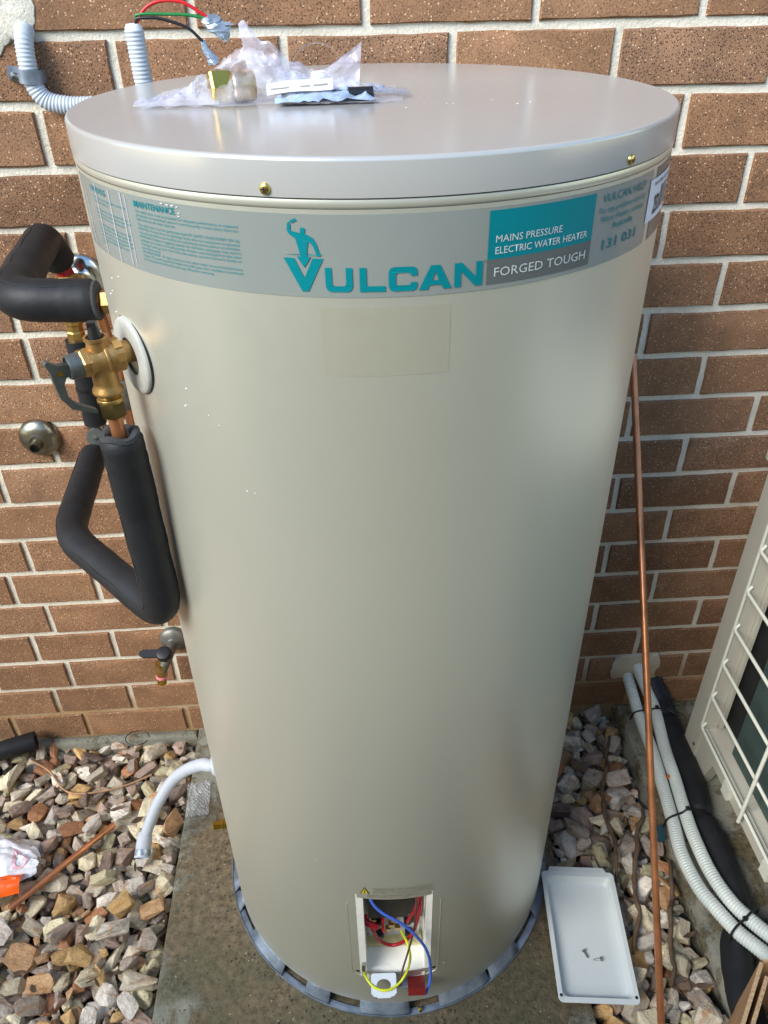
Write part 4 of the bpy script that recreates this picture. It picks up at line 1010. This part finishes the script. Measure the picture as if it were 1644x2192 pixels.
def lying(pts, r, name, label, cat, mat, lift=0.0, seg=14, step=.006, taper=None):
    Q = []
    for x, y in pts: Q.append((x, y, gravel_h(x, y, .012) + r + lift))
    P = smooth_path(Q, step)
    mb = MB(); mb.tube(P, (lambda i, t: r * taper(t)) if taper else r, seg); return tag(mb.build(name, mat, None, 60), label, cat)
# copper offcut: rigid, so one straight line resting on the highest stones
za = max(gravel_h(-.41 + (-.169) * t, -.248 - .177 * t, .01) for t in [k / 12 for k in range(13)]) + .004
cp = thing('copper_offcut', 'short straight copper pipe offcut lying across the left gravel', 'pipe', (-.49, -.33, za))
A_, B_ = Vector((-.406, -.252, za)), Vector((-.574, -.428, za + .002)); CM = frame(A_, B_ - A_); Lc = (B_ - A_).length
MB().lathe([(.0048, .004), (.0050, 0), (.0062, 0), (.0064, .001), (.0064, Lc - .001), (.0062, Lc), (.005, Lc), (.0048, Lc - .004)], CM, 18).build('pipe', 'copper', cp, 30)
bo_ = thing('foam_offcut', 'black foam tube offcut lying against the brick wall base', 'foam tube', (-.67, -.03, .02))
A_, B_ = Vector((-.80, -.085, .020)), Vector((-.632, -.032, .024)); CM = frame(A_, B_ - A_); Lc = (B_ - A_).length
MB().lathe([(.0215, 0), (.0225, .003), (.0225, Lc - .002), (.0215, Lc), (.012, Lc), (.0115, Lc - .03)], CM, 28).build('tube', 'black_foam', bo_, 40)
lying([(-.640, -.068), (-.590, -.100), (-.545, -.150), (-.505, -.168), (-.45, -.160), (-.398, -.147), (-.349, -.123)], .0022, 'dry_cane', 'thin dry brown cane curving over the back gravel', 'twig', 'cane', .002)
lw = []
for k in range(25):
    a = 2 * math.pi * k / 24 * .93; lw.append(Vector((-.392 + .028 * math.cos(a), -.040 + .018 * math.sin(a), .020 + .004 * math.sin(a))))
tag(MB().tube(lw, .0012, 8).build('wire_loop', 'black_wire', None, 60), 'thin black wire loop at the foot of the brick wall', 'wire')
# shopping bag: white with orange print
sb = thing('plastic_carrier', 'white plastic bag with orange corner lying on the left gravel', 'plastic bag', (-.6, -.34, .01))
def carrier(u, v):
    x = -.72 + .185 * u + .01 * noise.noise(Vector((u * 3, v * 3, 1))); 
    lim = .018 + .085 * (1 - u) ** .7
    y = -.352 + (v - .45) * 2 * lim * .95 + .008 * noise.noise(Vector((u * 5, v * 4, 2)))
    return Vector((x, y, .014 + .030 * math.sin(math.pi * v) * (1 - u * .6) + .012 * ridge(u * 4, v * 4, 4)))
sheet(30, 24, carrier, 'film', 'white_bag', sb)
sheet(20, 14, lambda u, v: Vector((-.72 + .165 * u, -.440 + .068 * v * (1.1 - .5 * u) + .03 * u, .018 + .016 * math.sin(math.pi * v) + .008 * ridge(u * 4, v * 3, 8))), 'orange_fold', 'orange_plastic', sb)
pr = MB(); A1, A2 = [], []
for k in range(28):
    a = 2 * math.pi * k / 28; e_ = lambda q: math.copysign(abs(q) ** .5, q)
    for L_, q in ((A1, 1.0), (A2, .62)):
        L_.append(carrier(.80 + .085 * q * e_(math.cos(a)) , .52 + .20 * q * e_(math.sin(a)) - .10 * q * e_(math.cos(a))) + Vector((0, 0, .0022)))
pr.loft([A1, A2], (False, False)).build('print', 'pink_print', sb, None)
# bubble-wrap scrap
def bubble(u, v):
    x = -.252 + .050 * u + .006 * (v - .5); y = -.170 - .085 * v + .006 * u
    b = max(0, math.cos(u * 2 * math.pi * 6 + 2.2 * noise.noise(Vector((u * 4, v * 4, 1)))) * math.cos(v * 2 * math.pi * 9 + 2.2 * noise.noise(Vector((u * 4, v * 4, 8)))))
    return Vector((x, y, .004 + .0035 * b ** .5 + .007 * ridge(u * 3, v * 3, 2)))
tag(sheet(60, 84, bubble, 'bubble_wrap', 'bubble_film', None), 'small scrap of clear bubble wrap on the slab edge', 'bubble wrap')

# ------------------------------------------------------------------ right side: copper length, tray, screws, conduits
cpr = thing('copper_pipe', 'long copper pipe leaning upright against the wall right of tank', 'pipe', (.642, -.74, 0))
A_, B_ = Vector((.6415, -.745, -.012)), Vector((.6655, -.0135, .945)); CM = frame(A_, B_ - A_); Lc = (B_ - A_).length
MB().lathe([(.0048, .005), (.0048, 0), (.0061, 0), (.0063, .001), (.0063, Lc - .001), (.0061, Lc), (.0048, Lc), (.0048, Lc - .005)], CM, 20).build('pipe', 'copper', cpr, 30)

tr_ = thing('cover_tray', 'pale grey metal access cover lying face down as a tray beside the tank', 'cover', (.553, -.572, 0))
def rrect(hx, hy, r, z, n=6, notch=0.0):
    pts = []
    for cx_, cy_, a0 in ((hx - r, hy - r, 0), (-hx + r, hy - r, 90), (-hx + r, -hy + r, 180), (hx - r, -hy + r, 270)):
        for k in range(n + 1):
            a = R_(a0 + 90 * k / n); x_, y_ = cx_ + r * math.cos(a), cy_ + r * math.sin(a)
            pts.append((x_, y_, z))
    return pts
ang = math.atan2(-.0225, .2385); TM = Matrix.Translation((.5535, -.5700, .008)) @ Matrix.Rotation(ang, 4, 'Z') @ Matrix.Rotation(R_(1.2), 4, 'Y')
def tring(hx, hy, r, z, bow=0.0):
    out = []
    for x_, y_, z_ in rrect(hx, hy, r, z):
        out.append(TM @ Vector((x_, y_, z_ + bow * (1 - (x_ / .07) ** 2))))
    return out
t_ = MB()
t_.loft([tring(.0575, .1050, .010, .0005), tring(.0590, .1065, .011, -.0008), tring(.0645, .113, .010, .0165), tring(.0715, .1215, .009, .0172), tring(.0720, .1220, .009, .0180), tring(.0715, .1218, .009, .0188), tring(.0640, .1125, .010, .0184), tring(.0632, .1115, .011, .0170), tring(.0585, .1060, .012, .0030), tring(.0560, .1035, .012, .0016), tring(.04, .08, .01, .0013)])
pan = t_.build('pan', 'tray_paint', tr_, 40)
lipt = MB(); lipt.add([TM @ Vector(p) for p in [(-.058, .121, .0178), (.058, .121, .0178), (.054, .132, .0172), (-.054, .132, .0172), (-.058, .121, .0165), (.058, .121, .0165), (.054, .132, .0158), (-.054, .132, .0158)]], [(0, 1, 2, 3), (7, 6, 5, 4), (0, 4, 5, 1), (1, 5, 6, 2), (2, 6, 7, 3), (3, 7, 4, 0)])
lipt.build('tongue', 'tray_paint', tr_, None)
for sx in (-1, 1): MB().lathe([(.0028, 0), (.0028, .0004), (.0002, .0004)], TM @ Matrix.Translation((sx * .0665, -.110, .0187)), 12).build('screw_hole', 'ink', tr_, None)
for x_, y_, a_, lb in ((-.0105, -.0250, -1.15, 'small steel screw lying in the tray, pointing at the tank front'), (.0200, -.0400, 3.25, 'small steel screw lying in the tray nearer the copper pipe')):
    SMx = TM @ Matrix.Translation((x_, y_, .0052)) @ Matrix.Rotation(a_, 4, 'Z') @ Matrix.Rotation(R_(90), 4, 'Y')
    sc = thing('tray_screw', lb, 'screw', SMx.translation, 'screws in the tray')
    MB().lathe([(.0042, 0), (.0042, .001), (.0030, .0025), (.0017, .003)], SMx, 14).build('head', 'steel', sc, 35)
    MB().tube([SMx @ Vector((0, 0, .0028 + .0009 * k)) for k in range(15)], lambda i, t: (.0018 if i % 2 else .0012) * (1 if t < .8 else (1.2 - t) * 2.2), 10).build('shank', 'steel', sc, 30)

def conduit_thing(name, label, pts, r, mat):
    t = thing(name, label, 'conduit', pts[-1]); mb = MB(); corrugated(mb, smooth_path(pts, .003), r, .0056, .10, 18, 4); mb.build('ribbed_tube', mat, t, 60); return t
conduit_thing('white_conduit', 'white ribbed conduit nearest the copper pipe, bundled beside the air conditioner', [(.797, .02, .104), (.798, -.006, .100), (.804, -.05, .072), (.808, -.09, .052), (.808, -.187, .044), (.799, -.282, .044), (.789, -.368, .046), (.779, -.44, .050), (.784, -.512, .055), (.799, -.560, .060), (.818, -.606, .066), (.838, -.640, .074), (.875, -.70, .085)], .0138, 'white_conduit')
conduit_thing('white_conduit', 'white ribbed conduit beside the black lagging, nearer the air conditioner', [(.816, .02, .134), (.818, -.006, .130), (.838, -.04, .082), (.849, -.080, .058), (.837, -.178, .050), (.830, -.264, .050), (.821, -.340, .052), (.815, -.406, .056), (.816, -.486, .061), (.829, -.549, .066), (.848, -.590, .072), (.867, -.624, .080), (.905, -.68, .09)], .0138, 'white_conduit')
ins = thing('lagged_pipes', 'fat black foam lagged pipe pair under the white conduits by the pad', 'pipe', (.86, -.3, 0))
P_ = smooth_path([(.862, .03, .075), (.868, -.004, .062), (.878, -.058, .036), (.873, -.154, .032), (.872, -.270, .031), (.857, -.350, .030), (.860, -.408, .032), (.857, -.493, .032), (.848, -.560, .030), (.815, -.630, .028), (.797, -.700, .027), (.785, -.80, .027)], .006)
nP = len(P_)
tpos = [min(range(nP), key=lambda i: (P_[i] - Vector(q)).length) for q in ((.876, -.09, .034), (.857, -.350, .03), (.838, -.585, .03))]
mb = MB(); mb.tube(P_, lambda i, t: .0285 - .0065 * max(math.exp(-((i - q) / 1.6) ** 2) for q in tpos) + .0012 * noise.noise(Vector((i * .2, 0, 0))), 24); mb.build('foam_lagging', 'black_foam', ins, 50)
def tie(pts, label):
    t = thing('cable_tie', label, 'cable tie', pts[0], 'black cable ties round the conduit bundle')
    MB().tube(fillet(pts, .012, 6), .0022, 8).build('strap', 'black_plastic', t, 40)
    p = Vector(pts[len(pts) // 2]); MB().box((0, 0, 0), (.007, .007, .006), Matrix.Translation(p + Vector((0, 0, .002)))).build('head', 'black_plastic', t, None)
tie([(.790, -.086, .036), (.794, -.087, .062), (.812, -.09, .071), (.826, -.09, .069), (.846, -.09, .077), (.866, -.09, .070), (.886, -.09, .058), (.901, -.09, .042)], 'black cable tie round the conduits closest to the wall')
tie([(.772, -.366, .030), (.775, -.364, .056), (.792, -.362, .064), (.808, -.357, .062), (.820, -.354, .071), (.838, -.352, .062), (.862, -.350, .055), (.880, -.350, .042)], 'black cable tie round the conduits halfway along the bundle')
tie([(.800, -.618, .045), (.802, -.610, .075), (.818, -.600, .085), (.833, -.592, .083), (.846, -.584, .091), (.866, -.575, .088), (.872, -.570, .06)], 'black cable tie round the conduits closest to the cardboard')
tag(MB().lathe([(.0045, 0), (.0052, .002), (.003, .005)], Matrix.Translation((.8150, -.262, .052)), 9).build('rusty_nut', 'rusty_spot', None, 40), 'tiny rust orange blob between the two white conduits', 'debris')

rndt = random.Random(4)
for pts, lb in (([(.742, -.102), (.712, -.17), (.685, -.238), (.670, -.288), (.669, -.37), (.649, -.459)], 'brown twig on the right gravel running beside the tank'),
            ([(.757, -.303), (.721, -.365), (.687, -.451), (.671, -.527), (.635, -.602)], 'brown twig on the right gravel crossing under the leaning pipe'),
            ([(.772, -.418), (.755, -.475), (.719, -.561), (.707, -.62), (.689, -.659)], 'brown twig on the right gravel closest to the conduits')):
    q = []
    for (xa, ya), (xb, yb) in zip(pts, pts[1:]):
        for k in range(3): q.append((xa + (xb - xa) * k / 3 + rndt.uniform(-.0035, .0035), ya + (yb - ya) * k / 3 + rndt.uniform(-.002, .002)))
    q.append(pts[-1]); sd_ = rndt.uniform(0, 50)
    lying(q, .0056, 'dead_twig', lb, 'twig', 'twig', -.002, 9, .004, lambda t: (.55 + .35 * math.sin(2.4 * t + .4)) * (1 + .45 * noise.noise(Vector((t * 26, sd_, 0)))))
tag(MB().prism([(0, 0), (.014, .003), (.016, .036), (.003, .032)], Matrix.Translation((.757, -.39, .012)) @ Matrix.Rotation(.5, 4, 'X'), .004).build('teal_scrap', 'teal_scrap', None, 30), 'small teal plastic scrap tucked under the white conduit', 'plastic scrap')

# ------------------------------------------------------------------ air conditioner
AX = .896
ac = thing('air_conditioner', 'beige outdoor air conditioner unit with wire coil guard beside brick wall', 'air conditioner', (1.1, -.55, 0))
MB().box((AX + .016, -.1785, .41), (.032, .055, .82)).build('corner_post', 'ac_paint', ac, None)
MB().box((AX + .036, -.190, .49), (.006, .056, .68)).build('inner_post', 'ac_paint', ac, None)
MB().box((AX + .20, -.60, .8125), (.42, .91, .025)).build('top_panel', 'ac_paint', ac, None)
MB().box((AX + .21, -.60, .128), (.40, .90, .016)).build('base_pan', 'ac_paint', ac, None)
MB().box((AX + .40, -.60, .47), (.012, .90, .66)).build('casing', 'ac_paint', ac, None)
MB().box((AX + .22, -.155, .47), (.36, .010, .66)).build('casing', 'ac_paint', ac, None)
MB().box((AX + .22, -1.045, .47), (.36, .010, .66)).build('casing', 'ac_paint', ac, None)
MB().box((AX + .005, -.63, .124), (.006, .84, .042)).build('bottom_rail', 'ac_paint', ac, None)
MB().box((AX + .085, -.60, .47), (.005, .86, .66)).build('shade_panel', 'ac_dark', ac, None)  # dark sheet stands in for the shade inside the casing
MB().box((AX + .050, -.660, .455), (.028, .77, .63)).build('coil', 'coil_fins', ac, None)
MB().box((AX + .052, -.248, .475), (.006, .10, .66)).build('shade_panel', 'ac_dark', ac, None)  # dark panel painted as the shaded gap between post and coil
MB().box((AX + .016, -1.02, .41), (.032, .05, .82)).build('corner_post', 'ac_paint', ac, None)
for i in range(7):
    zz = .150 + .098 * i
    p = fillet([(AX + .004, -.207, zz + .010), (AX - .006, -.210, zz), (AX - .006, -.62, zz), (AX - .006, -1.0, zz)], .008, 4)
    MB().tube(p, .0036, 9).build('guard_wire', 'ac_wire', ac, 60)
for yy in (-.424, -.640, -.856): MB().tube([(AX - .0125, yy, .125), (AX - .0125, yy, .80)], .0040, 9).build('guard_wire', 'ac_wire', ac, 60)
MB().tube([(AX - .004, -.206, .15), (AX - .004, -.206, .80)], .0036, 9).build('guard_wire', 'ac_wire', ac, 60)
for yy in (-.35, -.525, -.70, -.875): MB().box((AX - .002, yy, .122), (.010, .026, .034)).build('guard_clip', 'ac_wire', ac, None)
for yy in (-.23, -.97):
    f_ = MB(); f_.add([Vector(p) for p in [(AX + .004, yy + .02, .118), (AX + .004, yy - .05, .118), (AX + .004, yy + .02, .001), (AX + .004, yy - .015, .001), (AX + .03, yy + .02, .118), (AX + .03, yy - .05, .118), (AX + .03, yy + .02, .001), (AX + .03, yy - .015, .001)]], [(0, 1, 3, 2), (4, 6, 7, 5), (0, 4, 5, 1), (2, 3, 7, 6), (0, 2, 6, 4), (1, 5, 7, 3)])
    f_.build('foot', 'ac_paint', ac, None)
for zz in (.075, .028): MB().lathe([(.004, 0), (.004, .002), (.002, .003)], frame((AX - .0005, -.196, zz), (-1, 0, 0)), 10).build('screw', 'steel', ac, 40)

# cardboard carton, only its torn corner reaches into the picture
bx = thing('cardboard_box', 'open corrugated cardboard box at the lower right corner', 'box', (.85, -.85, 0))
def panel(a, b, z0, z1, t, name):
    a, b = Vector(a), Vector(b); d = (b - a).normalized(); n_ = Vector((-d.y, d.x)) * t / 2
    mb = MB(); c4 = [a - n_, b - n_, b + n_, a + n_]
    vs = [(p.x, p.y, z) for z in (z0, z1) for p in c4]
    mb.add(vs, [(3, 2, 1, 0), (0, 1, 5, 4), (1, 2, 6, 5), (2, 3, 7, 6), (3, 0, 4, 7)]); mb.add(vs[4:], [(0, 1, 2, 3)], 1)
    return mb.build(name, ['cardboard', 'cardboard_edge'], bx, None)
k0 = (.7745, -.7180)
panel(k0, (.690, -.822), .004, .200, .006, 'side_panel'); panel((.7785, -.7160), (1.02, -.716), .004, .200, .005, 'side_panel')
panel((.7770, -.7360), (.712, -.816), .004, .192, .006, 'inner_flap')
panel((1.02, -.72), (.95, -.90), .004, .200, .005, 'side_panel'); panel((.690, -.824), (.95, -.90), .004, .200, .005, 'side_panel')
